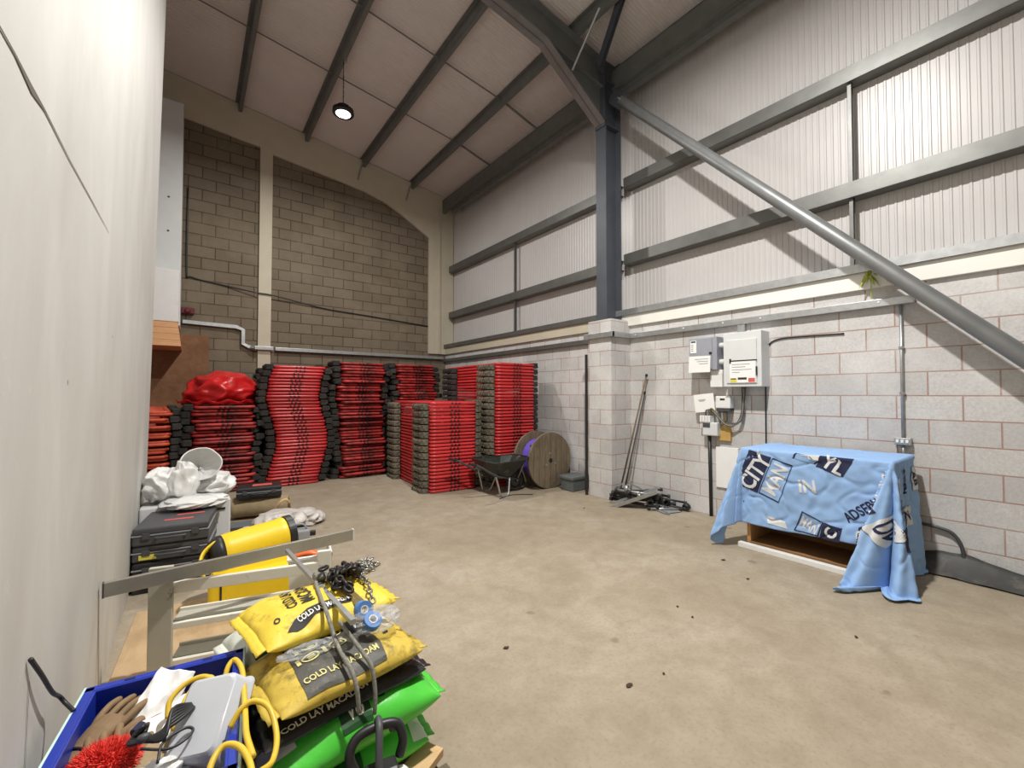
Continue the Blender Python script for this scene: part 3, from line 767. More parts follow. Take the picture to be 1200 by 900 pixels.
def onx(x): return lambda a, b: V((x, a, b))          # a vertical face looking into the room
t = thing('isolator_box', (5.4, 2.97, 1.9), 'blue grey steel isolator box with a paper notice, left of the white board', 'box')
MB().bb((5.31, 2.77, 1.90), (XW, 3.145, 2.322)).build('body', 'greybox', t, bevel=.006)
MB().bb((5.298, 2.83, 1.915), (5.312, 3.135, 2.312)).build('door', 'greybox', t, bevel=.004)
mb = MB(); mb.bb((5.294, 3.035, 2.13), (5.299, 3.12, 2.292)); mb.cur = 1; mb.bb((5.293, 3.045, 2.265), (5.295, 3.11, 2.285))
mb.cur = 2
for k in range(4): mb.bb((5.293, 3.075, 2.155+k*.025), (5.295, 3.11, 2.165+k*.025))
mb.build('rating_label', ['paper', 'navy', 'ink'], t)
MB().lathe([(.016, 0), (.013, .02)], 12, Matrix.Translation((5.298, 2.845, 2.115)) @ Matrix.Rotation(-pi/2, 4, 'Y')).build('lock_knob', 'black', t)
mb = MB(); mb.prism([(3.14, 1.872), (2.845, 1.872), (2.838, 2.082), (3.13, 2.086)], lambda y, z, u: V((5.285-.004*u, y, z)), 0, 1)
mb.cur = 1
for k in range(3): mb.bb((5.279, 2.87, 2.04-k*.03), (5.2815, 3.05-.03*k, 2.047-k*.03))
mb.build('paper_notice', ['paper', 'ink'], t)
mb = MB()
for z in (2.0, 2.21): mb.tube([(5.40, 2.79, z), (5.40, 2.67, z)], .035, 12)
mb.build('gland', 'ltgrey', t)

t = thing('distribution_board', (5.4, 2.45, 1.68), 'large light grey distribution board with a notice on its door, under the trunking', 'box')
MB().bb((5.285, 2.232, 1.68), (XW, 2.675, 2.338)).build('body', 'ltgrey', t, bevel=.006)
d = MB().bb((5.272, 2.282, 1.722), (5.288, 2.632, 2.25)).build('door', 'ltgrey', t, bevel=.005)
mb = MB(); mb.bb((5.266, 2.276, 1.987), (5.274, 2.58, 1.999)); mb.bb((5.262, 2.575, 1.965), (5.274, 2.592, 2.02)); mb.build('handle_slot', 'black', d)
MB().bb((5.264, 2.274, 1.81), (5.274, 2.288, 1.917)).build('hinge_slot', 'black', d)
mb = MB(); mb.bb((5.268, 2.295, 1.728), (5.2725, 2.59, 1.982)); mb.cur = 1
for k, w_ in enumerate((.22, .17, .24, .10)): mb.bb((5.2665, 2.575-w_, 1.945-k*.032), (5.2685, 2.565, 1.952-k*.032))
mb.cur = 2; mb.bb((5.2655, 2.508, 1.735), (5.2685, 2.585, 1.783)); mb.cur = 3; mb.bb((5.2645, 2.515, 1.768), (5.266, 2.578, 1.782)); mb.bb((5.2655, 2.392, 1.765), (5.2685, 2.494, 1.79))
mb.cur = 4; mb.bb((5.2655, 2.30, 1.735), (5.2685, 2.372, 1.782))
mb.build('door_notice', ['paper', 'ink', 'yellab', 'blackp', 'redlab'], d)
t = thing('terminal_box', (5.45, 2.81, 1.68), 'small white terminal box tucked under the isolator beside the distribution board', 'box')
MB().bb((5.36, 2.732, 1.68), (XW, 2.888, 1.835)).build('cover', 'white', t, bevel=.006)
MB().bb((5.37, 2.732, 1.838), (XW, 2.888, 1.90)).build('upper_cover', 'white', t, bevel=.006)
t = thing('white_card', (5.46, 2.98, 1.36), 'tilted white card hanging over the wiring left of the meter', 'card')
MB().box((5.395, 2.99, 1.475), (.006, .27, .235), Matrix.Rotation(radians(-6), 3, 'X')).build('sheet', 'paper', t)
mb = MB()
for z, w_ in ((1.515, .10), (1.50, .07)): mb.box((5.391, 3.02, z), (.003, w_, .008), Matrix.Rotation(radians(-6), 3, 'X'))
mb.build('print', 'ink', t)
t = thing('electricity_meter', (5.44, 2.74, 1.38), 'off white electricity meter with a dark display, below the distribution board', 'meter')
MB().bb((5.385, 2.648, 1.41), (XW, 2.838, 1.565)).build('case', 'white', t, bevel=.012)
MB().bb((5.395, 2.655, 1.37), (XW, 2.832, 1.415)).build('terminal_cover', 'dkgrey', t, bevel=.005)
MB().bb((5.381, 2.715, 1.515), (5.387, 2.775, 1.535)).build('display', 'black', t)
t = thing('cutout_fuse', (5.44, 2.91, 1.05), 'pale blue grey service cut-out with white fuse carriers and a black cable below', 'fuse')
MB().bb((5.375, 2.81, 1.053), (XW, 3.01, 1.225)).build('case', 'ltgrey', t, bevel=.012)
for k in range(4): MB().bb((5.365, 2.90+k*.037, 1.225), (XW-.02, 2.93+k*.037, 1.31)).build('fuse_carrier', 'white', t, bevel=.004)
MB().bb((5.368, 2.905, 1.16), (5.38, 3.0, 1.215)).build('label_recess', 'dkgrey', t, bevel=.003)
MB().tube([(5.45, 2.955, 1.06), (5.455, 2.95, .5), (5.46, 2.947, .0)], .022, 10).build('service_cable', 'black', t, smooth=True)
t = thing('meter_tails', (5.42, 2.75, 1.3), 'bundle of looped grey meter tails hanging between meter and distribution board', 'cables')
rng = random.Random(3)
ends = [(2.98, 1.29), (2.95, 1.30), (2.91, 1.30), (2.80, 1.38), (2.77, 1.38), (2.74, 1.38), (2.71, 1.38)]
for k, (y, z) in enumerate(ends):
    o_ = k*.011
    if k < 3: p = [(5.41, y, z), (5.39-o_, y-.02, 1.38+o_), (5.39, 2.88-o_, 1.37+o_*.5), (5.40, 2.80, 1.28+o_), (5.41, 2.72, 1.20+o_), (5.42, 2.63-o_, 1.19+o_), (5.43, 2.56-o_, 1.28), (5.44, 2.53-o_, 1.42), (5.44, 2.525-o_, 1.68)]
    else: p = [(5.42, y, z), (5.41, y-.01, 1.27), (5.41, y-.06+o_, 1.19+o_*.6), (5.42, 2.60-o_*.5, 1.21+o_*.4), (5.43, 2.545-o_*.4, 1.33), (5.44, 2.52-o_*.5, 1.68)]
    MB().tube(bez(p, 6), .0085, 6).build('tail', ['dkgrey', 'grey', 'strap'][k % 3], t, smooth=True)
t = tag(MB().bb((5.46, 2.685, .995), (XW, 2.838, 1.195)).build('backing_board', 'brick', bevel=.003), 'small tan backing board fixed beside the cut-out', 'board')
tag(MB().bb((5.475, 2.60, .39), (XW, 2.885, .91)).build('plain_board', 'paper', bevel=.003), 'plain white board on the wall behind the left of the sky blue cloth', 'board')
tag(MB().tube(bez([(5.488, 1.50, 2.228), (5.488, 1.9, 2.238), (5.488, 2.10, 2.236), (5.488, 2.21, 2.20), (5.488, 2.262, 2.10), (5.488, 2.272, 1.9), (5.488, 2.278, 1.4), (5.488, 2.28, .9)], 8), .008, 6).build('surface_cable', 'black', smooth=True), 'black cable clipped in a rounded corner right of the distribution board', 'cable')
t = thing('conduit_drop', (5.48, 1.05, .45), 'grey conduit dropping from the trunking end to a double switch and bending below', 'conduit')
MB().tube([(5.475, 1.045, 2.46), (5.475, 1.047, 1.17)], .0125, 10).build('upper_tube', 'galv', t, smooth=True)
MB().tube(bez([(5.475, 1.047, 1.10), (5.475, 1.047, .7), (5.475, 1.047, .52), (5.475, 1.075, .46), (5.475, 1.13, .455), (5.475, 1.35, .46)], 6), .0125, 10).build('lower_tube', 'galv', t, smooth=True)
for z in (2.04, 1.60, .84): MB().tube([(5.475, 1.046, z-.012), (5.475, 1.046, z+.012)], .022, 10).build('saddle', 'galv', t)
MB().bb((5.44, .985, 1.105), (XW, 1.108, 1.172)).build('switch_box', 'galv', t, bevel=.004)
for y in (1.012, 1.047, 1.082): MB().bb((5.43, y-.011, 1.125), (5.442, y+.011, 1.155)).build('rocker', 'white', t, bevel=.003)
t = thing('flexible_conduit', (5.47, .9, .1), 'dark flexible hose curving from the cloth down to the membrane', 'hose')
MB().tube(bez([(5.47, 1.25, .39), (5.47, 1.04, .385), (5.47, .912, .384), (5.47, .816, .375), (5.47, .734, .35), (5.47, .682, .275), (5.47, .663, .176), (5.46, .654, .06)], 6), .014, 8).build('hose', 'dkgrey', t, smooth=True)
MB().bb((5.455, .93, .37), (XW, .955, .405)).build('saddle_clip', 'galv', t)
# membrane strip leaning along the foot of the wall
tp = [(1.5, .06), (1.12, .06), (.95, .105), (.80, .14), (.65, .15), (.5, .12), (.32, .085), (.1, .06), (-.5, .06), (-1.6, .06)]
mb = MB()
def strip(u, v):
    k = u*(len(tp)-1); i = min(int(k), len(tp)-2); f = k-i
    y = tp[i][0]*(1-f)+tp[i+1][0]*f; h = tp[i][1]*(1-f)+tp[i+1][1]*f
    s_ = sin(v*pi/2)
    return V((5.25+.235*v+.012*nz((y*5, v*2, 0)), y, .004+h*1.15*v**1.6+.006*nz((y*9, v*3, 4))+ (.012*(1-v) if v < .08 else 0)))
mb.grid(strip, 90, 10)
tag(mb.build('membrane_strip', 'dpc', smooth=True, solid=.005), 'dark grey damp-proof membrane strip lying along the foot of the block wall', 'sheet')
# weed growing at the trunking end
t = thing('trailing_weed', (5.43, 1.26, 2.53), 'small yellow green weed hanging over the white board above the trunking', 'plant')
mb = MB()
for k in range(14):
    a = -.9+k*.14; q = V((5.44-.03*cos(k), 1.265+.02*sin(k*2), 2.80+.03*cos(k*1.7)))
    e = q+V((-.03*abs(sin(k*1.3)), .07*sin(a*2), -.10+.05*cos(k*2.1)))
    mb.add([q+V((0, -.006, 0)), q+V((0, .006, 0)), (q+e)/2+V((-.01, .009, .01)), e, (q+e)/2+V((-.01, -.009, .01))], [(0, 1, 2, 3, 4)])
mb.build('leaves', 'leaf', t, solid=.001)
mb = MB(); mb.tube(bez([(5.44, 1.34, 2.89), (5.43, 1.28, 2.87), (5.43, 1.262, 2.80), (5.43, 1.255, 2.70), (5.43, 1.256, 2.54)], 5), .004, 5); mb.build('stem', 'leaf', t)

# ------------------------------------------------------------------ heap of steel at the pier
def rod(name, m, a, b, r, label, cat, ends=None, sq=False):
    if not ends: return tag(MB().tube([a, b], r, 4 if sq else 12, sq=sq).build(name, m, smooth=not sq, bevel=0), label, cat)
    t = thing(name, ((V(a)+V(b))/2)[:], label, cat)
    MB().tube([a, b], r, 12).build('tube', m, t, smooth=True)
    d = (V(b)-V(a)).normalized()
    for p, s_ in ((V(a), -1), (V(b), 1)): MB().tube([p-d*s_*.03, p+d*s_*.008], r*1.5, 12).build('end_cap', ends, t)
    return t
rod('leaning_pole', 'oldwood', (5.14, 4.18, .12), (5.43, 3.90, 1.88), .013, 'longer thin brown pole leaning on the wall from the steel heap', 'pole', 'black')
rod('leaning_pole', 'dkgrey', (5.16, 4.12, .12), (5.44, 3.94, 1.62), .011, 'shorter thin dark pole leaning beside the long brown pole', 'pole', 'black')
t = thing('steel_tray', (5.0, 3.85, 0), 'pale grey steel channel tray tipped up at the front of the heap', 'tray')
R_ = Euler((radians(6), radians(-24), radians(-62))).to_matrix()
mb = MB(); mb.box((4.98, 3.83, .10), (.74, .17, .012), R_)
for s_ in (-1, 1): mb.box(V((4.98, 3.83, .10))+R_ @ V((0, s_*.085, .02)), (.74, .008, .05), R_)
mb.build('channel', 'galv', t, bevel=.002)
MB().box(V((4.98, 3.83, .10))+R_ @ V((-.36, 0, .02)), (.01, .17, .05), R_).build('end_flap', 'galv', t)
for k, (a, b, r, m, lab) in enumerate((((4.92, 4.14, .16), (5.30, 3.45, .13), .024, 'black', 'fat black tube on top of the steel heap'),
    ((4.98, 4.16, .10), (5.36, 3.40, .08), .02, 'dkgrey', 'dark grey tube low at the back of the heap'),
    ((5.06, 4.10, .20), (5.38, 3.50, .16), .018, 'chain', 'slim black tube highest against the wall side of the heap'),
    ((5.22, 3.72, .07), (5.40, 3.26, .035), .017, 'dkgrey', 'short grey tube poking out of the right end of the heap'),
    ((5.30, 3.74, .13), (5.46, 3.30, .10), .014, 'black', 'thin black tube along the wall at the right end of the heap'))):
    rod('steel_tube', m, a, b, r, lab, 'tube', 'black')
rod('flat_bar', 'galv', (5.14, 4.02, .30), (5.22, 3.62, .16), .014, 'pale flat bar slanting across the heap', 'bar', sq=True)
rod('flat_bar', 'galv', (5.00, 4.14, .20), (5.12, 4.06, .31), .012, 'short pale bar rising at the left of the heap', 'bar', sq=True)
def coupler(c, a, lab, m):
    t = thing('tube_coupler', c, lab, 'coupler'); Rm = Matrix.Translation(c) @ Euler((radians(70), radians(a), radians(a*2))).to_matrix().to_4x4()
    mb = MB(); mb.lathe([(.032, -.03), (.048, -.03), (.052, 0), (.048, .03), (.032, .03), (.032, -.03)], 16, Rm, cap=False); mb.build('collar', m, t, smooth=True)
    mb = MB(); q = [Rm @ V(p) for p in ((.05, 0, 0), (.085, .0, 0))]; mb.tube(q, .016, 6); mb.build('bolt', 'galv', t)
for k, (a, b, r, m, lab) in enumerate((((4.90, 4.06, .22), (5.20, 3.52, .19), .018, 'galv', 'bright tube across the front top of the steel heap'),
    ((4.96, 4.20, .06), (5.12, 3.50, .05), .022, 'black', 'black tube under the pale tray of the steel heap'),
    ((5.10, 4.20, .14), (5.44, 3.66, .22), .016, 'dkgrey', 'dark grey tube against the wall at the back of the heap'),
    ((4.93, 4.18, .12), (5.20, 3.70, .23), .014, 'chain', 'slim oily tube crossing the heap from the pier'),
    ((5.02, 3.60, .03), (5.34, 3.30, .03), .013, 'galv', 'thin bright tube on the floor at the front right of the heap'))):
    rod('steel_tube', m, a, b, r, lab, 'tube', 'black')
coupler((5.02, 3.74, .17), 20, 'shiny round coupler in the middle front of the heap', 'chaing')
coupler((4.95, 3.86, .18), 60, 'dark coupler left of the shiny one on the heap', 'chain')
coupler((5.16, 3.56, .16), 110, 'black coupler near the right of the heap', 'black')
coupler((5.10, 3.62, .10), 150, 'half hidden coupler below the black one on the heap', 'dkgrey')
coupler((4.98, 3.92, .25), 10, 'shiny coupler at the very top left of the heap', 'galv')
coupler((5.20, 3.46, .12), 70, 'dark coupler beside the short grey tube on the heap', 'chain')
coupler((5.40, 3.26, .06), 35, 'black coupler lying alone at the right tip of the heap', 'black')
coupler((5.00, 4.08, .20), 80, 'grey coupler at the left back of the heap by the pier', 'dkgrey')
t = thing('metal_plate', (5.28, 3.6, 0), 'thin grey plate lying flat under the right end of the heap', 'plate')
MB().box((5.24, 3.55, .012), (.26, .5, .008), Rz(-18)).build('sheet', 'grey', t, bevel=.002)
MB().box((5.12, 3.52, .020), (.012, .5, .02), Rz(-18)).build('folded_lip', 'galv', t)

# ------------------------------------------------------------------ cabinet under the football cloth
t = thing('timber_cabinet', (5.0, 1.57, 0), 'open brown timber cabinet standing under the sky blue cloth', 'cabinet')
MB().bb((4.70, 2.115, .03), (5.35, 2.15, 1.0)).build('side_panel', 'cabedge', t, bevel=.003)
MB().bb((4.70, 1.0, .03), (5.35, 1.035, 1.0)).build('side_panel', 'cabedge', t, bevel=.003)
MB().bb((5.22, 1.03, .03), (5.24, 2.12, 1.0)).build('back_panel', 'cabinet', t)
MB().bb((4.70, 1.03, .03), (5.22, 2.12, .055)).build('bottom_panel', 'cabinet', t)
MB().bb((4.68, .99, .985), (5.36, 2.16, 1.01)).build('top_panel', 'cabinet', t)
MB().bb((4.72, 1.03, .50), (5.22, 2.12, .525)).build('shelf', 'cabinet', t)
mb = MB(); mb.prism([(4.60, 2.20), (4.66, 2.20), (4.66, 1.0), (4.60, 1.0)], lambda x, y, u: V((x, y, .05*u)), 0, 1)
tag(mb.build('white_board', 'white', bevel=.004), 'narrow white board lying on the floor along the front of the cabinet', 'board')

TA, TB_, ZT = 1.20, .70, 1.022       # table length (along -Y), depth, height of cloth top
def cloth(a, b):
    ca = min(max(a, 0), TA); cb = min(b, TB_)
    oa = a-ca; ob = b-cb
    d = sqrt(oa*oa+ob*ob)
    base = V((5.37-cb, 2.17-ca, ZT))
    wr = .005*nz((a*7, b*7, 0), 1)+.004*nz((a*16, b*13, 4), 1)+.006*nz((a*2.2, b*2.5, 2), 1)-.007*max(0, 1-abs(nz((a*4+b*2, b*5, 21)))*9)
    if d < 1e-6: return base+V((0, 0, .006+wr+.010*nz((a*3, b*4, 3))))
    ux, uy = -ob/d, (-oa/d)              # world outward
    fold = 0
    if oa > 0 and ob > 0:                # front right corner: swept to the front
        th = atan2(oa, ob)/(pi/2)        # 0 front .. 1 side
        ang = pi/2*th-radians(80)*sin(pi*th)**.9
        ux, uy = -cos(ang), -sin(ang)
        fold = (.15*sin(th*pi*6.6+.6+d*2.4)+.06*sin(th*pi*14+d*6))*d*sin(pi*th)**.5
        flare = .04+.25*sin(pi*th)
    elif oa < 0 and ob > 0:              # front left corner
        th = atan2(-oa, ob)/(pi/2)
        ang = pi/2*th
        ux, uy = -cos(ang), sin(ang)
        fold = (.07*sin(th*pi*5.6+.4+d)+.04*sin(th*pi*12+d*4))*d*sin(pi*th)**.6
        flare = .04+.24*sin(pi*th)
    elif ob > 0:
        flare = .015; fold = .010*d*sin(a*9+.5)+.03*d*nz((a*3.5, b*2, 8))+.012*d*abs(nz((a*8+b*5, b*7-a*3, 9)))
    else: flare = .05; fold = .03*d*sin(b*12)
    h = d*(1-flare*flare*.5)
    out = .018+flare*d+fold+wr*1.6
    z = ZT-h+.012
    if d < .05: out = .02*sin(d/.05*pi/2); z = ZT-.0+.006-(d*d/.05)*.6
    fl = .012+.012*abs(nz((a*8, b*8, 5)))
    if z < fl:
        rem = fl-z; out += rem*.9; z = fl+.03*abs(sin(rem*22+a*9+b*5))*min(1, rem*6)+.02*max(0, nz((a*9, b*9, 11)))
    return base+V((ux*out, uy*out, 0))+V((0, 0, z-ZT))
A0, A1, B1 = -.80, 2.24, 1.475
hem = lambda a: B1-.02*max(0, min(a, TA))/TA+.012*sin(a*5)
t = thing('football_cloth', (5.0, 1.57, 0), 'sky blue cotton football cover printed with navy words, draped over the cabinet', 'cover')
mb = MB()
def cg(u, v):
    a = A0+(A1-A0)*u
    return cloth(a, v*hem(a))
mb.grid(cg, 230, 130)
mb.build('cloth', 'sky', t, smooth=True, solid=.004)
def cface(off):
    def f(a, b):
        p = cloth(a, b); e = .006
        n_ = (cloth(a+e, b)-p).cross(cloth(a, b+e)-p)
        n_ = n_.normalized() if n_.length > 1e-9 else V((0, 0, 1))
        ref = V((5.37-min(max(b, .1), TB_-.1), 2.17-min(max(a, .1), TA-.1), min(p.z-.02, ZT-.25)))
        if n_.dot(p-ref) < 0: n_ = -n_
        return p+n_*off
    return f
f1, f2 = cface(.0055), cface(.0085)
def fit(txt, w, h):
    vs, fs = text_mesh(txt, 1.); x0 = min(v.x for v in vs); x1 = max(v.x for v in vs); y0 = min(v.y for v in vs); y1 = max(v.y for v in vs)
    return [V(((v.x-(x0+x1)/2)*w/(x1-x0), (v.y-(y0+y1)/2)*h/(y1-y0), 0)) for v in vs], fs
def put(mb, shape, fn, at, rot=0, L=.02, flip=1):
    """lay 2D shapes (polygon or fitted text) on fn(x, y)"""
    vs, fs = shape if isinstance(shape, tuple) else ([V((x, y, 0)) for x, y in shape], [tuple(range(len(shape)))])
    c, s_ = cos(radians(rot)), sin(radians(rot))
    vs = [V((at[0]+c*v.x-s_*v.y, at[1]+s_*v.x+c*v.y, 0)) for v in vs]
    vs, fs = finer(vs, fs, L)
    return mb.add([fn(v.x, v.y) for v in vs], fs)
def marks(name, m, parent, *items):
    for it in items:
        b_ = MB(); put(b_, *it); b_.build(name, m, parent)
def outline(poly, t_, fn, at, name, m, parent):
    b_ = MB()
    for q in frame_poly(poly, t_): put(b_, q, fn, at)
    o_ = b_.build(name, m, parent); bm_ = bmesh.new(); bm_.from_mesh(o_.data); bmesh.ops.remove_doubles(bm_, verts=bm_.verts, dist=.0005); bm_.to_mesh(o_.data); bm_.free()
g1 = lambda x, y: f1(x, -y); g2 = lambda x, y: f2(x, -y)
P_ = lambda pts: [(a, -b) for a, b in pts]
Z0 = (0, 0)
for q in ([(.075, .735), (.285, .775), (.150, 1.155), (-.015, 1.10), (-.02, .96)], [(.70, .725), (.955, .725), (.868, .885), (.665, .815)], [(.721, 1.318), (.868, 1.336), (.838, 1.465), (.685, 1.465)],
          [(.93, 1.66), (1.16, 1.60), (1.20, 1.76), (.95, 1.80)], [(1.42, .95), (1.55, .95), (1.55, 1.12), (1.42, 1.12)]):
    marks('navy_box', 'navy', t, (P_(q), g1, Z0))
for q in ([(.295, .78), (.475, .83), (.350, 1.215), (.160, 1.150)], [(.551, 1.250), (.721, 1.318), (.678, 1.455), (.475, 1.450)], [(.50, .72), (.69, .76), (.66, .80), (.47, .76)], [(.98, 1.30), (1.13, 1.18), (1.15, 1.40), (.95, 1.52)]):
    outline(P_(q), .011, g1, Z0, 'navy_outline', 'navy', t)
marks('navy_lettering', 'navy', t, (fit('ADSEBI', .27, .085), g1, (.985, -1.16), 40), (fit('NCY', .15, .07), g1, (-.03, -1.30), 66), (fit('13', .10, .09), g2, (1.06, -1.31), 30), (fit('07', .09, .08), g2, (1.22, -.86), 5))
marks('pale_lettering', 'palep', t, (fit('CITY', .39, .165), g2, (.132, -.935), 59), (fit('MAN', .31, .14), g1, (.318, -.99), 66), (fit('YL', .18, .115), g2, (.80, -.785), -28), (fit('C', .09, .095), g2, (.775, -1.40), 62),
      (fit('MAN', .15, .11), g1, (.605, -1.37), -24), (fit('IN', .14, .12), g1, (.595, -1.01), 8), (fit('ITC', .18, .10), g2, (1.06, -1.70), 4))
for q in ([(.226, 1.36), (.403, 1.386), (.424, 1.45), (.249, 1.435)], [(.522, .735), (.70, .725), (.682, .764)], [(.96, 1.34), (1.10, 1.24), (1.12, 1.38), (.97, 1.48)], [(1.14, .80), (1.30, .80), (1.30, .93), (1.14, .93)], [(1.30, 1.2), (1.42, 1.2), (1.42, 1.38), (1.30, 1.38)]):
    marks('pale_patch', 'palep', t, (P_(q), g1, Z0))

h1, h2 = cface(.010), cface(.013); k1 = lambda x, y: h1(x, -y); k2 = lambda x, y: h2(x, -y)
for q in ([(1.30, .06), (1.50, .06), (1.50, .22), (1.30, .22)], [(1.62, .30), (1.78, .30), (1.78, .46), (1.62, .46)], [(1.34, .62), (1.48, .62), (1.48, .72), (1.34, .72)], [(1.55, 1.22), (1.70, 1.22), (1.70, 1.36), (1.55, 1.36)]):
    marks('pale_patch', 'palep', t, (P_(q), k1, Z0))
marks('navy_lettering', 'navy', t, (fit('SEBI', .22, .085), k1, (1.40, -.42), 4), (fit('AB', .13, .09), k2, (1.40, -.14), 0), (fit('IN', .10, .08), k2, (1.70, -.38), 90), (fit('CITY', .20, .08), k1, (1.62, -.62), 10), (fit('AD', .14, .10), k2, (1.62, -1.29), 20))
for q in ([(1.26, 1.42), (1.52, 1.38), (1.54, 1.46), (1.28, 1.47)], [(1.72, .70), (1.9, .70), (1.9, .84), (1.72, .84)]): marks('navy_box', 'navy', t, (P_(q), k1, Z0))
for q in ([(1.24, .95), (1.44, .92), (1.46, 1.10), (1.26, 1.12)], [(1.28, 1.20), (1.50, 1.16), (1.52, 1.34), (1.30, 1.36)], [(1.6, .85), (1.8, .82), (1.82, 1.05), (1.62, 1.08)]):
    marks('pale_patch', 'palep', t, (P_(q), k1, Z0))
marks('navy_lettering', 'navy', t, (fit('EBI', .18, .10), k2, (1.36, -1.03), 5), (fit('13', .12, .12), k2, (1.40, -1.26), 8), (fit('DB', .14, .14), k2, (1.71, -.95), 12))

# ------------------------------------------------------------------ foreground: pallet and sacks
def rotp(c, yaw):
    R_ = Rz(yaw); c = V(c); return lambda x, y, z=0: c+R_ @ V((x, y, z))
t = thing('timber_pallet', (.25, 1.93, 0), 'low timber pallet under the sacks and the blue crate', 'pallet')
f = rotp((.25, 1.93, 0), 3)
R3 = Rz(3)
for k in range(7): MB().box(f(0, -.45+k*.15, .105), (1.14, .10, .02), R3).build('deck_board', 'oldwood', t, bevel=.002)
for x in (-.5, 0, .5): MB().box(f(x, 0, .05), (.09, 1.0, .09), R3).build('bearer', 'oldwood', t, bevel=.002)
f = rotp((.585, 1.505, .133), 29)
tag(MB().box(f(0, 0), (.54, .10, .032), Rz(29)).build('loose_board', 'pine', bevel=.003), 'pale sawn board sticking out under the green sacks', 'board')

class Sack:
    def __init__(s, c, L, W, T, yaw, seed, droop=0., lump=.012, tilt=0):
        s.c = V(c); s.L = L; s.W = W; s.T = T; s.R = Rz(yaw); s.seed = seed; s.droop = droop; s.lump = lump; s.tilt = tilt
    def pt(s, a, b, top=True):
        u = min(1, abs(2*a/s.L)); v = min(1, abs(2*b/s.W))
        e = ((1-u**3.2)*(1-v**2.6))**.5
        if e < 0: e = 0
        w = s.lump*(nz((a*7, b*7, 0), 1, s.seed)+.5*nz((a*19, b*19, 0), 1, s.seed+3))*min(1, e*2)
        w += .004*sin(b*70+3*nz((a*9, b*5, 1), 1, s.seed))*(u**4)*min(1, e*3)
        z = s.T*(.5+(.5*e if top else -.5*e))+(w if top else 0)
        yy = b*(1-.06*u**5)+.01*nz((a*5, b*5, 4), 1, s.seed)*v
        return s.c+s.R @ V((a+.008*nz((a*4, b*9, 9), 1, s.seed), yy, 0))+V((0, 0, z-s.droop*(a*2/s.L)**2*.5*(1 if a > 0 else .4)+s.tilt*a))
    def face(s, off):
        def fn(a, b):
            e = .004; p = s.pt(a, b); n_ = (s.pt(a+e, b)-p).cross(s.pt(a, b+e)-p)
            n_ = n_.normalized() if n_.length > 1e-12 else V((0, 0, 1))
            return p+n_*off
        return fn
    def side(s, off):
        """near long side face: x along the sack, y 0 (bottom) .. 1 (top edge, over the shoulder)"""
        def fn(x, y):
            b = -s.W/2*(1-.32*(max(0, y)**2)); p = s.pt(x, b); q = s.pt(x, -s.W*.499, False)
            r = p.lerp(q, .5*(1-y)) if y < 1 else p
            return r+s.R @ V((0, -1, .4)).normalized()*off
        return fn
    def build(s, m, parent, name='body', nu=60, nv=40):
        mb = MB(); cs = lambda t_: sin((t_-.5)*pi)      # finer near the rims
        for top in (True, False): mb.grid(lambda u, v: s.pt(cs(u)*s.L/2, cs(v)*s.W/2, top), nu, nv)
        o = mb.build(name, m, parent, smooth=True)
        bm = bmesh.new(); bm.from_mesh(o.data); bmesh.ops.remove_doubles(bm, verts=bm.verts, dist=.0008); bmesh.ops.recalc_face_normals(bm, faces=bm.faces); bm.to_mesh(o.data); bm.free()
        return o
    def flaps(s, m, parent, w=.035, ends=(-1, 1)):
        for e_ in ends:
            mb = MB()
            def fl(u, v):
                b = (u-.5)*s.W*.9; p = s.pt(e_*s.L/2*.998, b, True)
                return p+s.R @ V((e_*v*w, 0, 0))+V((0, 0, .004*sin(u*40+e_)*v-.012*v))
            mb.grid(fl, 30, 4); mb.build('end_seam', m, parent, smooth=True, solid=.003)
def sack(name, c, L, W, T, yaw, seed, m, label, **k):
    fl = k.pop('flap', True)
    t = thing(name, c, label, 'sack'); s = Sack(c, L, W, T, yaw, seed, **k); s.build(m, t)
    if fl: s.flaps(m, t)
    return t, s
t, s = sack('green_sack', (.485, 1.80, .118), .60, .42, .16, 2, 1, 'green', 'lower bright green sack on the pallet, mostly hidden under the other')
mb = MB(); put(mb, [(-.05, -.045), (.05, -.045), (.05, .045), (-.05, .045)], s.face(.003), (-.02, -.16)); mb.build('dark_print', 'greenp', t)
mb = MB(); put(mb, [(-.04, -.14), (.03, -.14), (.03, .10), (-.04, .10)], s.face(.003), (.27, -.06)); mb.build('pale_end_print', 'sackwhite', t)
t, s = sack('green_sack', (.50, 1.785, .255), .64, .45, .20, 5, 2, 'green', 'bulging bright green sack right under the black sack', droop=.02, tilt=.03)
mb = MB(); put(mb, [(-.055, -.045), (.055, -.045), (.055, .045), (-.055, .045)], s.face(.003), (-.02, -.165)); mb.build('dark_print', 'greenp', t)
marks('white_print', 'whitep', t, (fit('VU', .06, .05), s.face(.005), (-.02, -.165)), ([(-.06, -.05), (.06, -.05), (.05, .03), (-.05, .04)], s.face(.003), (-.27, -.11)))
for x in (.02, .09): marks('green_brush_print', 'greenp', t, ([(-.012, -.04), (.012, -.04), (.016, .05), (-.01, .05)], s.face(.003), (x, -.12), -8))
t, s = sack('black_sack', (.475, 1.80, .415), .61, .39, .085, 9, 3, 'blacksack', 'thin glossy black sack between the green and yellow ones', droop=.03)
marks('white_print', 'whitep', t, (fit('COLD LAY MACADAM', .30, .024), s.face(.003), (-.10, -.16)), ([(-.03, -.02), (.03, -.02), (.02, .0), (.0, .02), (-.03, .02)], s.face(.003), (.26, -.10), 20))
t, s = sack('yellow_sack', (.485, 1.80, .48), .545, .40, .13, 10, 4, 'yellowd', 'stained yellow sack with a grey printed panel, second from the top of the pile', droop=.03)
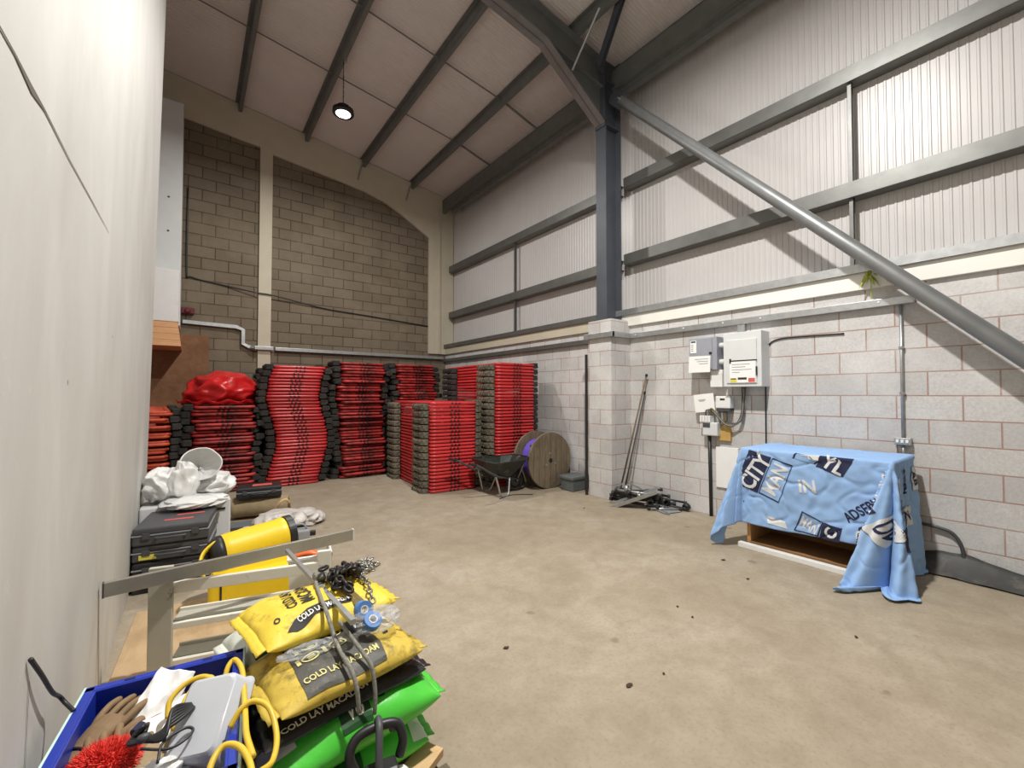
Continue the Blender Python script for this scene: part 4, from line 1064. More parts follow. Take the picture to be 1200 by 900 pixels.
mb = MB(); put(mb, [(-.19, -.19), (.10, -.19), (.115, -.10), (.105, .15), (-.175, .16)], s.face(.003), Z0); mb.build('grey_panel', 'sackgrey', t)
F = s.face(.006); marks('cream_lettering', 'yelp', t, (fit('COLD LAY MACADAM', .27, .028), F, (-.045, -.135)))
for x, y in ((-.12, -.035), (-.015, -.03), (-.10, .035), (.0, .045)):
    outline([(.034*cos(k*pi/8), .022*sin(k*pi/8)) for k in range(16)], .006, F, (x, y), 'cream_ring', 'yelp', t)
    marks('cream_mark', 'yelp', t, ([(-.013, -.009), (.013, -.009), (.013, .009), (-.013, .009)], F, (x+.004, y)))
for x, y in ((-.165, -.035), (-.065, -.03), (-.15, .035)): marks('cream_mark', 'yelp', t, ([(-.007, -.018), (.007, -.018), (.007, .018), (-.007, .018)], F, (x, y)))
F = s.face(.003); marks('black_mark', 'blackp', t, (fit('AM', .06, .03), F, (.16, .10), -70), ([(-.012, -.006), (.012, -.004), (.014, .006), (-.01, .008)], F, (.17, -.06)), ([(-.05, -.02), (.03, -.012), (.06, .01), (.0, .022), (-.04, .012)], F, (-.12, .145), 4))
outline([(.014*cos(k*pi/6), .012*sin(k*pi/6)) for k in range(12)], .005, F, (.245, -.05), 'black_ring', 'blackp', t)
t, s = sack('green_white_sack', (.46, 2.25, .118), .60, .40, .25, 6, 5, 'sackwhite', 'white and green sack lowest at the back of the pile')
mb = MB(); put(mb, [(-.08, -.15), (.0, -.15), (.0, .15), (-.08, .15)], s.face(.003), (-.18, 0)); mb.build('green_print', 'greenp', t)
t, s = sack('green_white_sack', (.45, 2.2, .36), .60, .40, .22, 8, 6, 'sackwhite', 'white and green sack directly under the top yellow sack, its corner showing')
mb = MB(); put(mb, [(-.06, -.18), (.03, -.18), (.03, .15), (-.06, .15)], s.face(.003), (-.19, 0)); mb.build('green_print', 'greenp', t)
t, s = sack('yellow_sack', (.465, 2.03, .585), .53, .40, .135, 10, 7, 'yellow', 'bright yellow sack on top of the pile with chains lying on it', lump=.016)
F = s.face(.003); marks('black_band', 'blackp', t, ([(-.19, -.165), (-.15, -.125), (-.09, -.10), (.07, -.10), (.075, -.145), (-.08, -.150), (-.16, -.178)], F, Z0), ([(-.03, -.05), (.025, -.05), (.03, .06), (-.02, .06)], F, (.215, .09), 8))
marks('black_lettering', 'blackp', t, (fit('COLD LAY', .19, .042), F, (-.115, .04), 82), (fit('MACADAM', .21, .054), F, (-.055, .04), 82))
for q in ((.17, -.05), (-.20, -.09)): outline([(.012*cos(k*pi/6), .012*sin(k*pi/6)) for k in range(12)], .004, F, q, 'black_ring', 'blackp', t)
mb = MB(); put(mb, fit('COLD LAY MACADAM', .22, .026), s.face(.006), (-.03, -.127), 2.5); mb.build('white_print', 'whitep', t)
mb = MB(); put(mb, [(-.02, -.19), (.018, -.19), (.012, .19), (-.02, .19)], s.face(.0028), (.085, 0), 8); mb.build('grimy_fold', 'strap', t)
top_sack = s

# chains heaped on the top sack
def chain(label, name, m, pts, r, lk, n_extra=0, seed=1, spread=.05):
    rng = random.Random(seed); t = thing(name, pts[0], label, 'chain'); mb = MB()
    P = bez(pts, 14); d = 0; last = P[0]; k = 0; cent = []
    for p in P[1:]:
        if (p-last).length >= lk*.74:
            cent.append((p, (p-last).normalized())); last = p
    for _ in range(n_extra):
        c = pts[0]; q = V((pts[0][0]+rng.gauss(0, spread), pts[0][1]+rng.gauss(0, spread*.8), pts[0][2]+abs(rng.gauss(0, spread*.45))))
        cent.append((q, V((rng.uniform(-1, 1), rng.uniform(-1, 1), rng.uniform(-.4, .4))).normalized()))
    for k, (c, d) in enumerate(cent):
        up = V((0, 0, 1)); s_ = d.cross(up).normalized(); w = s_ if k % 2 else (d.cross(s_)).normalized()
        if rng.random() < .4: w = (w+V((rng.uniform(-.6, .6), rng.uniform(-.6, .6), .2))).normalized(); w = (w-d*w.dot(d)).normalized()
        path = []
        for a in range(12):
            th = 2*pi*a/12; path.append(c+d*(lk/2*cos(th)*1.0)+w*(lk*.30*sin(th)))
        mb.tube(path, r, 6, closed=True)
    mb.build('links', m, t, smooth=True); return t
chain('heap of dark oily chain on the top yellow sack', 'heavy_chain', 'chain', [(.60, 2.10, .745), (.55, 2.06, .735), (.52, 2.0, .74), (.57, 1.97, .745), (.53, 2.08, .75), (.60, 2.16, .75), (.66, 2.19, .735), (.60, 2.11, .77), (.54, 2.02, .775), (.56, 1.93, .745)], .0072, .048, 26, 3, .045)
chain('lighter galvanised chain trailing over the right of the top yellow sack', 'light_chain', 'chaing', [(.68, 2.13, .735), (.63, 2.10, .75), (.67, 2.05, .75), (.70, 2.10, .745), (.66, 2.13, .765), (.65, 2.04, .74), (.655, 1.97, .735), (.645, 1.90, .715), (.64, 1.84, .69)], .0042, .034, 44, 9, .032)
# bar, ropes and straps across the pile
rod('steel_bar', 'galv', (.47, 2.86, .66), (.50, 1.66, .735), .0135, 'grey steel bar lying over the pile from the white trestle to the yellow sacks', 'bar', sq=True)
t = thing('braided_rope', (.45, 1.9, .70), 'grey braided rope tied across both yellow sacks and hanging down the pile', 'rope')
MB().tube(bez([(.51, 2.26, .70), (.47, 2.12, .73), (.45, 1.95, .735), (.445, 1.82, .72), (.455, 1.74, .655), (.46, 1.66, .63), (.475, 1.60, .60), (.485, 1.565, .55), (.49, 1.55, .47)], 8), .008, 8).build('left_strand', 'rope', t, smooth=True)
MB().tube(bez([(.47, 1.74, .715), (.505, 1.69, .66), (.53, 1.64, .62), (.55, 1.60, .58), (.555, 1.575, .50), (.55, 1.565, .43)], 8), .0075, 8).build('right_strand', 'rope', t, smooth=True)
crumple('knot', 'rope', (.50, 2.18, .735), (.035, .035, .025), 4, parent=t, sub=4)
t = thing('webbing_strap', (.5, 2.05, .72), 'brown woven strap over the top yellow sack beside the chains', 'strap')
mb = MB(); mb.tube([top_sack.pt(a, b)+V((0, 0, .006)) for a, b in ((.07, .19), (.075, .12), (.08, .06), (.085, 0), (.085, -.06), (.09, -.12), (.09, -.17), (.09, -.19))], [(.003, .016)]*8, 8); mb.build('webbing', 'strap', t, smooth=True)
# tape rolls in a clear bag
def roll(c, r, h, m, label, tilt=(35, 10)):
    t = thing('tape_roll', c, label, 'tape'); Rm = Matrix.Translation(c) @ Euler((radians(tilt[0]), radians(tilt[1]), 0)).to_matrix().to_4x4()
    mb = MB(); mb.lathe([(r*.5, -h/2), (r, -h/2), (r, h/2), (r*.5, h/2), (r*.5, -h/2)], 28, Rm, cap=False); mb.build('roll', m, t, bevel=.002)
    mb = MB(); mb.lathe([(r*.38, -h*.52), (r*.5, -h*.52), (r*.5, h*.52), (r*.38, h*.52), (r*.38, -h*.52)], 28, Rm, cap=False); mb.build('core', 'palep', t)
roll((.60, 1.745, .672), .036, .03, 'bluet', 'nearer pale blue tape roll in the clear bag on the yellow sacks')
roll((.585, 1.815, .695), .034, .03, 'bluet', 'pale blue tape roll lying behind the nearer one in the clear bag', (70, 30))
roll((.51, 1.735, .68), .026, .035, 'black', 'black tape roll beside the grey bar', (20, 60))
def bagf(p):
    q = p*2.1+V((4, 2, 9)); return 1-.28*abs(noise.noise(q))*2+.08*noise.noise(q*2.7)
mb = MB(); mb.ball((.62, 1.785, .655), (.115, .08, .05), 5, bagf)
tag(mb.build('clear_bag', 'clear', smooth=True), 'crumpled clear polythene bag holding the blue tape rolls', 'bag')
mb = MB(); mb.ball((.375, 1.775, .625), (.12, .045, .022), 5, bagf); tag(mb.build('clear_wrapper', 'clear', smooth=True), 'crumpled clear wrapper wedged between the two yellow sacks', 'wrapper')

# white container with black handle in front of the green sacks
t = thing('handled_container', (.52, 1.44, 0), 'white container with a black carrying handle in front of the green sacks', 'container')
mb = MB(); mb.prism([(.40, 1.36), (.64, 1.33), (.655, 1.475), (.415, 1.505)], lambda x, y, u: V((.53+(x-.53)*(1-.18*u), 1.42+(y-1.42)*(1-.12*u), .01+.29*u)), 0, 1)
mb.build('body', 'white', t, bevel=.03, seg=3)
mb = MB(); mb.prism([(.475, 1.41), (.58, 1.395), (.585, 1.46), (.48, 1.475)], lambda x, y, u: V((x, y, .295+.05*u)), 0, 1); mb.build('lid', 'black', t, bevel=.01)
MB().tube(bez([(.455, 1.47, .33), (.44, 1.49, .385), (.47, 1.50, .425), (.54, 1.495, .435), (.60, 1.48, .425), (.615, 1.46, .38), (.60, 1.455, .33)], 6), .016, 10).build('handle', 'black', t, smooth=True)
MB().tube(bez([(.535, 1.505, .43), (.54, 1.50, .455), (.53, 1.46, .45), (.515, 1.42, .39), (.505, 1.39, .30), (.50, 1.36, .15)], 6), .0125, 10).build('hose', 'dkgrey', t, smooth=True)
MB().box((.60, 1.485, .415), (.05, .025, .022), Rz(-8)).build('latch', 'dkgrey', t, bevel=.005)

# ------------------------------------------------------------------ blue crate and what lies in it
t = thing('blue_crate', (-.06, 1.80, .118), 'royal blue stacking crate full of oddments beside the left wall', 'crate')
ex = V((.9945, -.1045, 0)); ey = V((.1045, .9945, 0)); bl = V((-.262, 2.10, 0))
cr = lambda x, y, z: bl+ex*x-ey*y+V((0, 0, z))          # x to the right, y towards the viewer
CW, CL, zb, zt_ = .43, .62, .12, .555
Rc = Matrix((ex, ey, V((0, 0, 1)))).transposed()
for nm, c, d in (('end_wall', cr(CW/2, .008, (zb+zt_)/2), (CW, .012, zt_-zb)), ('end_wall', cr(CW/2, CL-.008, (zb+zt_)/2), (CW, .012, zt_-zb)), ('side_wall', cr(.008, CL/2, (zb+zt_)/2), (.012, CL, zt_-zb)), ('side_wall', cr(CW-.008, CL/2, (zb+zt_)/2), (.012, CL, zt_-zb)), ('base', cr(CW/2, CL/2, zb+.006), (CW, CL, .012))):
    MB().box(c, d, Rc).build(nm, 'blue', t, bevel=.003)
mb = MB()
for x, y, w_, l_ in ((CW/2, -.006, CW+.04, .03), (CW/2, CL+.006, CW+.04, .03)): mb.box(cr(x, y, zt_-.006), (w_, l_, .016), Rc)
for x in (-.006, CW+.006):
    mb.box(cr(x, CL/2, zt_-.006), (.026, CL+.03, .016), Rc)
    for k in range(8): mb.box(cr(x, .05+k*.075, zt_-.03), (.028, .018, .05), Rc)
mb.cur = 1
for k in range(3): mb.box(cr(.1+k*.115, -.006, zt_+.0025), (.03, .012, .004), Rc)
mb.build('rim', ['blue', 'navy'], t, bevel=.003)
for x in (-.022, CW+.022): MB().box(cr(x, CL/2, zt_-.012), (.008, CL+.05, .028), Rc).build('edge_light_catch', 'mint', t, bevel=.002)  # added pale strips: light catching the crate's outer edges, painted as colour

def glove(c, yaw, tilt, label, fing, seed):
    t = thing('work_glove', c, label, 'glove'); R_ = Euler((radians(tilt), 0, radians(yaw))).to_matrix(); f = lambda p: V(c)+R_ @ V(p)
    mb = MB(); mb.tube([f(p) for p in ((0, -.12, 0), (0, -.07, .005), (0, -.02, .01), (0, .03, .008))], [(.022, .045), (.024, .043), (.026, .047), (.02, .045)], 14)
    for i, (x, L_, curl) in enumerate(fing):
        mb.tube(bez([f((x, .0, .005)), f((x*1.15, .03, .012)), f((x*1.25, .03+L_*.5, .016-curl*.3)), f((x*1.3, .03+L_*.95, .012-curl)), f((x*1.3, .03+L_, .008-curl*1.1))], 3), [.0118]*9+[.0115, .0108, .009, .004], 10)
    mb.tube(bez([f((.035, -.07, .0)), f((.065, -.045, .005)), f((.088, -.005, .01)), f((.095, .025, .01)), f((.096, .034, .01))], 3), [.017]*8+[.0155, .014, .012, .010, .004], 10)
    mb.build('leather', 'glove', t, remesh=.003)
    mb = MB(); mb.tube([f((.047*cos(a), -.085, .002+.027*sin(a))) for a in [k*pi/12 for k in range(24)]], .004, 6, closed=True); mb.build('wrist_band', 'black', t, smooth=True)
FG = [(-.041, .075, .01), (-.014, .09, .014), (.014, .086, .012), (.040, .068, .008)]
glove((-.205, 1.93, .50), -38, 12, 'brown leather glove against the left of the crate, fingers pointing up right', FG, 1)
glove((-.12, 1.985, .475), -62, 4, 'brown leather glove lying across the crate behind the first one', FG, 2)
glove((-.185, 1.80, .475), 2, 18, 'brown leather glove with fingers together, next to the red brush', FG, 3)
# paper
def paper(name, m, c, sx_, sy_, yaw, seed, label, amp=.02, tilt=(0, 0), cat='paper'):
    R_ = Euler((radians(tilt[0]), radians(tilt[1]), radians(yaw))).to_matrix(); mb = MB()
    mb.grid(lambda u, v: V(c)+R_ @ V(((u-.5)*sx_, (v-.5)*sy_, amp*(1-2*abs(nz((u*1.7, v*1.7, 0), 1, seed)))+amp*.3*nz((u*6, v*6, 1), 1, seed))), 40, 40)
    return tag(mb.build(name, m, smooth=True, solid=.0015), label, cat)
paper('white_sheet', 'paper', (-.075, 1.955, .515), .13, .20, -38, 3, 'white folded sheet standing in the middle of the blue crate', .018, (35, 8))
paper('white_sheet', 'paper', (-.02, 1.85, .50), .18, .12, 24, 5, 'white folded sheet lying under the black cables in the crate', .018, (12, -8))
crumple('white_rag', 'bagw', (-.055, 1.61, .485), (.075, .07, .05), 6, label if False else .3); tag(bpy.data.objects['white_rag'], 'crumpled white rag at the front of the crate beside the red brush', 'rag')
# translucent tub
t = thing('plastic_tub', (.07, 1.70, .53), 'translucent plastic tub lying tilted in the right of the crate', 'tub')
Rt = Euler((radians(38), radians(-10), radians(-32))).to_matrix(); ft = lambda p: V((.065, 1.695, .545))+Rt @ V((p[0], p[1], -p[2]))
mb = MB(); q = lambda w_, l_, z, r=.02: [ft((sx_*(w_-r)+r*cos(a), sy_*(l_-r)+r*sin(a), z)) for sx_, sy_, a0 in ((1, 1, 0), (-1, 1, 90), (-1, -1, 180), (1, -1, 270)) for a in [radians(a0+k*22.5) for k in range(5)]]
rings = [q(.075, .11, -.05), q(.083, .118, .03), q(.09, .125, .032), q(.09, .125, .04), q(.08, .115, .041), q(.073, .108, .02), q(.066, .10, -.044)]
vs = [p for r_ in rings for p in r_]; n = 20; fs = [(i*n+k, i*n+(k+1) % n, (i+1)*n+(k+1) % n, (i+1)*n+k) for i in range(len(rings)-1) for k in range(n)]+[tuple(range(n)), tuple((len(rings)-1)*n+k for k in range(n))]
mb.add(vs, fs); mb.build('tub', 'tub', t, smooth=True)
mb = MB(); mb.add([p for p in q(.070, .105, -.052)]+[p for p in q(.066, .10, -.058)], [tuple(range(n)), tuple(range(n, 2*n))]+[(k, (k+1) % n, n+(k+1) % n, n+k) for k in range(n)]); mb.build('moulded_foot', 'tub', t, smooth=False)
# cables in the crate
t = thing('black_cable_bundle', (-.05, 1.66, .57), 'tied bundle of black cable curling across the white sheets in the crate', 'cable')
for k in range(6):
    o_ = k*.006
    MB().tube(bez([(.04-o_, 1.84+o_, .555), (.045-o_*.6, 1.775, .575+o_*.4), (.02, 1.70+o_, .60), (-.03, 1.655+o_, .60+o_), (-.08+o_, 1.65-o_, .59), (-.12, 1.665+o_, .58), (-.13+o_, 1.69, .575+o_), (-.09, 1.70+o_, .585)], 6), .0052, 7).build('loop', 'black', t, smooth=True)
MB().tube(bez([(-.10, 1.63, .58), (-.04, 1.60, .57), (.0, 1.61, .57), (.02, 1.635, .575), (.0, 1.65, .58), (-.05, 1.62, .58), (-.06, 1.57, .56)], 6), .004, 6).build('tail', 'black', t, smooth=True)
crumple('plug', 'dkgrey', (-.095, 1.655, .592), (.018, .013, .013), 3, .1, parent=t, sub=3)
mb = MB(); mb.tube([(-.12, 1.715, .575), (-.10, 1.735, .582)], .018, 14); tag(mb.build('purple_bung', 'navy', bevel=.003), 'small dark purple cap by the black cables in the crate', 'bung')
t = thing('yellow_cable', (.10, 1.70, .58), 'yellow cable looping in the crate and over its right edge', 'cable')
MB().tube(bez([(-.045, 1.80, .54), (-.04, 1.835, .575), (.0, 1.86, .60), (.05, 1.85, .61), (.085, 1.80, .60), (.10, 1.74, .575), (.10, 1.70, .53)], 8), .0085, 8).build('left_loop', 'hose', t, smooth=True)
MB().tube(bez([(-.03, 1.74, .53), (.0, 1.79, .585), (.03, 1.84, .595), (.07, 1.87, .59), (.09, 1.83, .56)], 8), .0085, 8).build('cross_loop', 'hose', t, smooth=True)
MB().tube(bez([(.105, 1.79, .52), (.115, 1.85, .60), (.14, 1.87, .625), (.158, 1.80, .62), (.155, 1.68, .60), (.147, 1.55, .60), (.142, 1.46, .61), (.15, 1.38, .60)], 8), .0085, 8).build('edge_run', 'hose', t, smooth=True)
MB().tube(bez([(.11, 1.585, .57), (.14, 1.60, .605), (.175, 1.60, .615), (.212, 1.56, .60), (.222, 1.48, .56), (.20, 1.40, .55), (.16, 1.34, .58), (.13, 1.30, .6)], 8), .0085, 8).build('outer_loop', 'hose', t, smooth=True)
MB().tube(bez([(.05, 1.36, .55), (.055, 1.42, .59), (.085, 1.455, .61), (.12, 1.43, .61), (.14, 1.37, .60), (.145, 1.30, .58)], 8), .0085, 8).build('front_loop', 'hose', t, smooth=True)
# oddments filling the crate below
crumple('brown_rag', 'beige', (-.02, 1.76, .38), (.19, .27, .12), 8, .2); tag(bpy.data.objects['brown_rag'], 'heap of brown cloth filling the bottom of the blue crate', 'cloth')
# red bristle head
t = thing('red_brush', (-.19, 1.745, .5), 'shaggy red bristle brush head at the front left of the crate', 'brush')
rng = random.Random(5); mb = MB()
for k in range(2600):
    p = V((rng.gauss(0, 1), rng.gauss(0, 1), rng.gauss(0, .8)+.35)).normalized()
    if p.z < -.25: continue
    o_ = V((-.19, 1.745, .50)); a = o_+V((p.x*.07, p.y*.055, p.z*.045)); L_ = rng.uniform(.016, .032)
    d = (p+V((rng.gauss(0, .35), rng.gauss(0, .35), rng.gauss(0, .3)-.15))).normalized(); e = a+d*L_; w_ = d.orthogonal().normalized()*.0032; w2 = d.cross(w_)
    mb.add([a+w_, a-w_*.5+w2, a-w_*.5-w2, e], [(0, 1, 3), (1, 2, 3), (2, 0, 3)])
mb.build('bristles', 'redfur', t)
mb = MB(); mb.ball((-.19, 1.745, .495), (.082, .066, .05), 3); mb.build('core', 'redfur', t, smooth=True)
MB().tube([(-.18, 1.73, .47), (-.12, 1.60, .25)], .014, 10).build('stem', 'black', t)
tag(MB().tube(bez([(-.350, 1.79, .845), (-.340, 1.86, .76), (-.335, 1.96, .655), (-.33, 2.03, .60), (-.315, 2.03, .572), (-.29, 1.99, .56)], 8), .006, 8).build('loose_cable', 'black', smooth=True), 'black cable curving from the left wall down to the crate rim', 'cable')

# ------------------------------------------------------------------ white frame, bar and machine
t = thing('timber_trestle', (.3, 3.0, 0), 'white painted timber trestle with three rails standing behind the sacks', 'trestle')
p0 = V((-.165, 3.13, 0)); p1 = V((.73, 2.90, 0)); fd = (p1-p0).normalized(); fn_ = V((-fd.y, fd.x, 0)); Rf = Matrix((fd, fn_, V((0, 0, 1)))).transposed(); FL = (p1-p0).length
fp = lambda x, y, z: p0+fd*x+fn_*y+V((0, 0, z))
MB().box(fp(.055, -.02, .315), (.11, .03, .63), Rf).build('upright', 'gpaint', t, bevel=.004)
MB().box(fp(FL-.04, .0, .30), (.08, .03, .60), Rf).build('upright', 'wpaint', t, bevel=.004)
for z, nm in ((.50, 'top'), (.285, 'mid'), (.08, 'low')):
    MB().box(fp(FL/2+.05, .0, z), (FL-.1, .028, .065 if z > .4 else .035), Rf).build('rail', 'wpaint', t, bevel=.004)
    if z < .4: MB().box(fp(FL/2+.05, .075, z+.012), (FL-.1, .12, .02), Rf).build('shelf_board', 'gpaint', t, bevel=.003)
    if z < .4: MB().box(fp(FL/2+.05, .143, z+.018), (FL-.1, .016, .04), Rf).build('shelf_lip', 'wpaint', t, bevel=.003)
t = thing('aluminium_straightedge', (.28, 3.05, .6), 'long dull aluminium straightedge lying across the white trestle from the wall', 'bar')
a, b = V((-.345, 3.03, .587)), V((.925, 3.10, .605)); d = (b-a).normalized(); Rb = Matrix((d, V((-d.y, d.x, 0)), V((0, 0, 1)))).transposed()
mb = MB(); mb.box((a+b)/2, ((b-a).length, .028, .075), Rb); mb.build('box_section', 'alu', t, bevel=.003)
for p in (a, b): MB().box(p, (.008, .03, .077), Rb).build('end_plug', 'dkgrey' if p == a else 'ltgrey', t)
t = thing('white_bin', (.69, 3.3, 0), 'white bin with a torn rim behind the right end of the trestle', 'bin')
mb = MB(); mb.prism([(.53, 3.17), (.79, 3.12), (.83, 3.36), (.57, 3.41)], lambda x, y, u: V((.68+(x-.68)*(.88+.12*u), 3.265+(y-3.265)*(.88+.12*u), .49*u)), 0, 1)
o = mb.build('body', 'wpaint', t, bevel=0)
bm = bmesh.new(); bm.from_mesh(o.data); bmesh.ops.delete(bm, geom=[f for f in bm.faces if f.normal.z > .9], context='FACES_ONLY'); bm.to_mesh(o.data); bm.free()
md = o.modifiers.new('t', 'SOLIDIFY'); md.thickness = .012
mb = MB(); mb.tube([(.53, 3.17, .49), (.79, 3.12, .49), (.83, 3.36, .49), (.57, 3.41, .49)], .012, 6, closed=True); mb.build('rim', 'white', t)
t = thing('orange_tool', (.66, 3.24, .45), 'orange handled tool lying in the white bin', 'tool')
MB().tube(bez([(.57, 3.28, .45), (.62, 3.25, .485), (.68, 3.22, .495), (.74, 3.20, .47)], 6), [(.02, .03)]*19, 10).build('handle', 'orangeh', t, smooth=True)
MB().box((.66, 3.27, .44), (.20, .10, .05), Rz(-8)).build('head', 'black', t, bevel=.012)
for k in range(2): MB().box((.62+k*.09, 3.26, .22), (.05, .05, .40), Rz(10)).build('shaft', 'dkgrey', t)

t = thing('yellow_machine', (.39, 3.9, 0), 'yellow site machine with a cylindrical drum and black rims behind the trestle', 'machine')
mb = MB(); mb.prism([(.11, 3.72), (.64, 3.64), (.70, 3.98), (.17, 4.06)], lambda x, y, u: V((x, y, .04+.25*u)), 0, 1); mb.build('base_tank', 'yelmach', t, bevel=.03, seg=3)
mb = MB(); mb.box((.19, 3.71, .165), (.012, .012, .23)); mb.build('tank_seam', 'black', t)
ca, cb_ = V((.19, 3.93, .385)), V((.665, 4.02, .425)); ax = (cb_-ca).normalized(); q4 = ax.to_track_quat('Z', 'Y').to_matrix().to_4x4(); Lc = (cb_-ca).length
mb = MB(); mb.lathe([(.125, 0), (.133, .015), (.138, .06), (.138, Lc-.08), (.142, Lc-.07), (.142, Lc-.03), (.13, Lc-.02), (.12, Lc-.02)], 40, Matrix.Translation(ca) @ q4); mb.build('drum', 'yelmach', t, smooth=True, bevel=.002)
mb = MB(); mb.lathe([(.12, -.02), (.147, -.02), (.147, .03), (.139, .03), (.12, .03), (.12, -.02)], 40, Matrix.Translation(cb_) @ q4, cap=False); mb.build('rear_rim', 'black', t, smooth=False)
mb = MB(); mb.lathe([(.134, .02), (.136, -.015), (.11, -.05), (.085, -.075), (.075, -.06), (.10, -.02), (.11, .0)], 40, Matrix.Translation(ca) @ q4); mb.build('front_mouth', 'black', t, smooth=True)
mb = MB(); mb.tube(bez([(.10, 3.78, .27), (.07, 3.80, .36), (.09, 3.86, .43), (.16, 3.90, .48), (.24, 3.92, .50)], 5), [(.012, .03)]*21, 8); mb.build('bracket', 'yelmach', t, smooth=True)
mb = MB(); mb.tube(bez([(.16, 3.73, .26), (.14, 3.74, .33), (.12, 3.78, .38)], 5), [(.010, .02)]*11, 8); mb.build('bracket', 'yelmach', t, smooth=True)
MB().lathe([(.022, 0), (.022, .02), (.012, .026)], 14, Matrix.Translation((.085, 3.80, .385)) @ Matrix.Rotation(radians(-90), 4, 'Y')).build('pivot_knob', 'black', t)

# ------------------------------------------------------------------ tool cases, white box and sacks by the partition
def case(name, c, w_, d, h, yaw, m, label, red=(), yel=None, ribs_=True):
    t = thing(name, c, label, 'case'); R_ = Rz(yaw); f = lambda x, y, z: V(c)+R_ @ V((x, y, z))
    MB().box(f(0, 0, h*.28), (w_, d, h*.56), R_).build('base', m, t, bevel=.012)
    lid = MB().box(f(0, 0, h*.80), (w_*.995, d*.995, h*.40), R_).build('lid', m, t, bevel=.014)
    MB().box(f(0, 0, h*.58), (w_*1.01, d*1.01, .008), R_).build('rim_seam', 'grey', t)
    for x in (-.32, .32): MB().box(f(x*w_, -d/2-.006, h*.55), (.05, .014, h*.34), R_).build('latch', 'dkgrey', t, bevel=.003)
    MB().tube(bez([f(-.09, -d/2, h*.42), f(-.085, -d/2-.03, h*.42), f(.085, -d/2-.03, h*.42), f(.09, -d/2, h*.42)], 5), .009, 8).build('carry_handle', m, t, smooth=True)
    for x, y, a_, b_ in red: MB().box(f(x, y, h+.0015), (a_, b_, .003), R_).build('red_label', 'redlab', lid)
    if yel: MB().box(f(yel, -d/2-.004, h*.3), (.11, .006, h*.3), R_).build('yellow_label', 'yellab', t)
    return t
case('tool_case', (-0.070, 4.78, .0), .50, .58, .12, -7, 'black', 'bottom black tool case of the stack by the left wall', yel=.10)
case('tool_case', (-0.080, 4.77, .125), .50, .58, .12, -5, 'black', 'black tool case with a small yellow label, second from the floor by the left wall', yel=-.02)
case('tool_case', (-0.070, 4.78, .25), .50, .58, .125, -8, 'dkgrey', 'dark grey tool case with a yellow label, just under the top one', yel=-.15)
case('tool_case', (-0.070, 4.78, .38), .50, .60, .14, -8, 'dkgrey', 'top dark tool case with two red stripes on its lid, by the left wall', red=((.02, -.10, .20, .035), (.08, .06, .20, .035)))
t = thing('white_appliance_box', (.02, 5.45, 0), 'light grey box standing behind the tool cases under the white sacks', 'box')
MB().bb((-.36, 5.14, 0), (.335, 5.72, .55)).build('body', 'ltgrey', t, bevel=.015)
MB().bb((-.355, 5.13, .03), (.33, 5.145, .10)).build('grey_plinth', 'grey', t, bevel=.005)
MB().bb((.22, 5.128, .45), (.29, 5.142, .47)).build('dark_slot', 'black', t)
tag(crumple('white_sack', 'bagw', (-.20, 5.32, .72), (.17, .20, .18), 11, .24), 'limp white plastic sack leaning on the left partition above the cases', 'sack')
tag(crumple('white_sack', 'bagw', (-.05, 5.22, .74), (.14, .14, .21), 23, .28), 'standing crumpled white plastic sack in the middle of the white heap', 'sack')
tag(crumple('white_sack', 'bagw', (.19, 5.46, .66), (.22, .24, .13), 31, .26), 'folded white plastic sack at the right of the white heap', 'sack')
tag(crumple('white_sack', 'bagw', (.05, 5.08, .575), (.28, .22, .055), 42, .2, flat=.53), 'flattened white plastic sack spilling over the top tool case', 'sack')
# sack standing with its mouth open to the room
mb = MB(); oc = V((.085, 5.20, .90)); axd = V((.05, -1, .32)).normalized(); s1 = axd.cross(V((0, 0, 1))).normalized(); s2 = s1.cross(axd)
def opensack(u, v):
    th = 2*pi*u; r_ = .165*sin(min(1, v*1.15)*pi/2)**.75*(1+.10*nz((cos(th)*1.5, sin(th)*1.5, v*2), 1, 3)); k = (v-1)*.22
    e = .012*nz((cos(th)*4, sin(th)*4, v*5), 1, 7)
    return oc+s1*(r_*1.02*cos(th))+s2*(r_*(1.0 if sin(th) > 0 else .9)*sin(th))+axd*(k+e+.02*cos(2*th))
mb.grid(opensack, 64, 24, closed_u=True)
t = thing('open_white_sack', (.085, 5.2, .75), 'white plastic sack propped with its round mouth open towards the room', 'sack')
mb.build('body', 'bagw', t, smooth=True, solid=.004)
mb = MB(); mb.tube([opensack(k/64, 1.0) for k in range(64)], .007, 6, closed=True); mb.build('rolled_mouth', 'bagw', t, smooth=True)

t = thing('beige_roll', (.75, 6.45, 0), 'beige rolled bundle on the floor under the small black case', 'bundle')
mb = MB(); mb.tube(bez([(.45, 6.52, .14), (.62, 6.48, .145), (.85, 6.42, .14), (1.06, 6.36, .135)], 8), [(.125, .15)]*25, 18); mb.build('cloth_roll', 'beige', t, smooth=True)
mb = MB()
for k in range(1, 4): mb.tube([(1.062, 6.36+.04*k*cos(a), .135+.035*k*sin(a)) for a in [j*pi/10 for j in range(20)]], .006, 5, closed=True)
mb.build('end_folds', 'beige', t)
case('tool_case', (.735, 6.47, .272), .50, .34, .135, -7, 'black', 'small black case with a red label on its lid, alone on the beige roll', red=((.03, 0, .22, .12),))
t = thing('grey_board', (.55, 6.05, 0), 'dark grey board lying under the rags in front of the beige roll', 'board')
MB().box((.52, 6.02, .02), (.5, .36, .03), Rz(-12)).build('panel', 'gbox', t, bevel=.004); MB().box((.52, 5.84, .035), (.5, .02, .05), Rz(-12)).build('lip', 'dkgrey', t, bevel=.003)
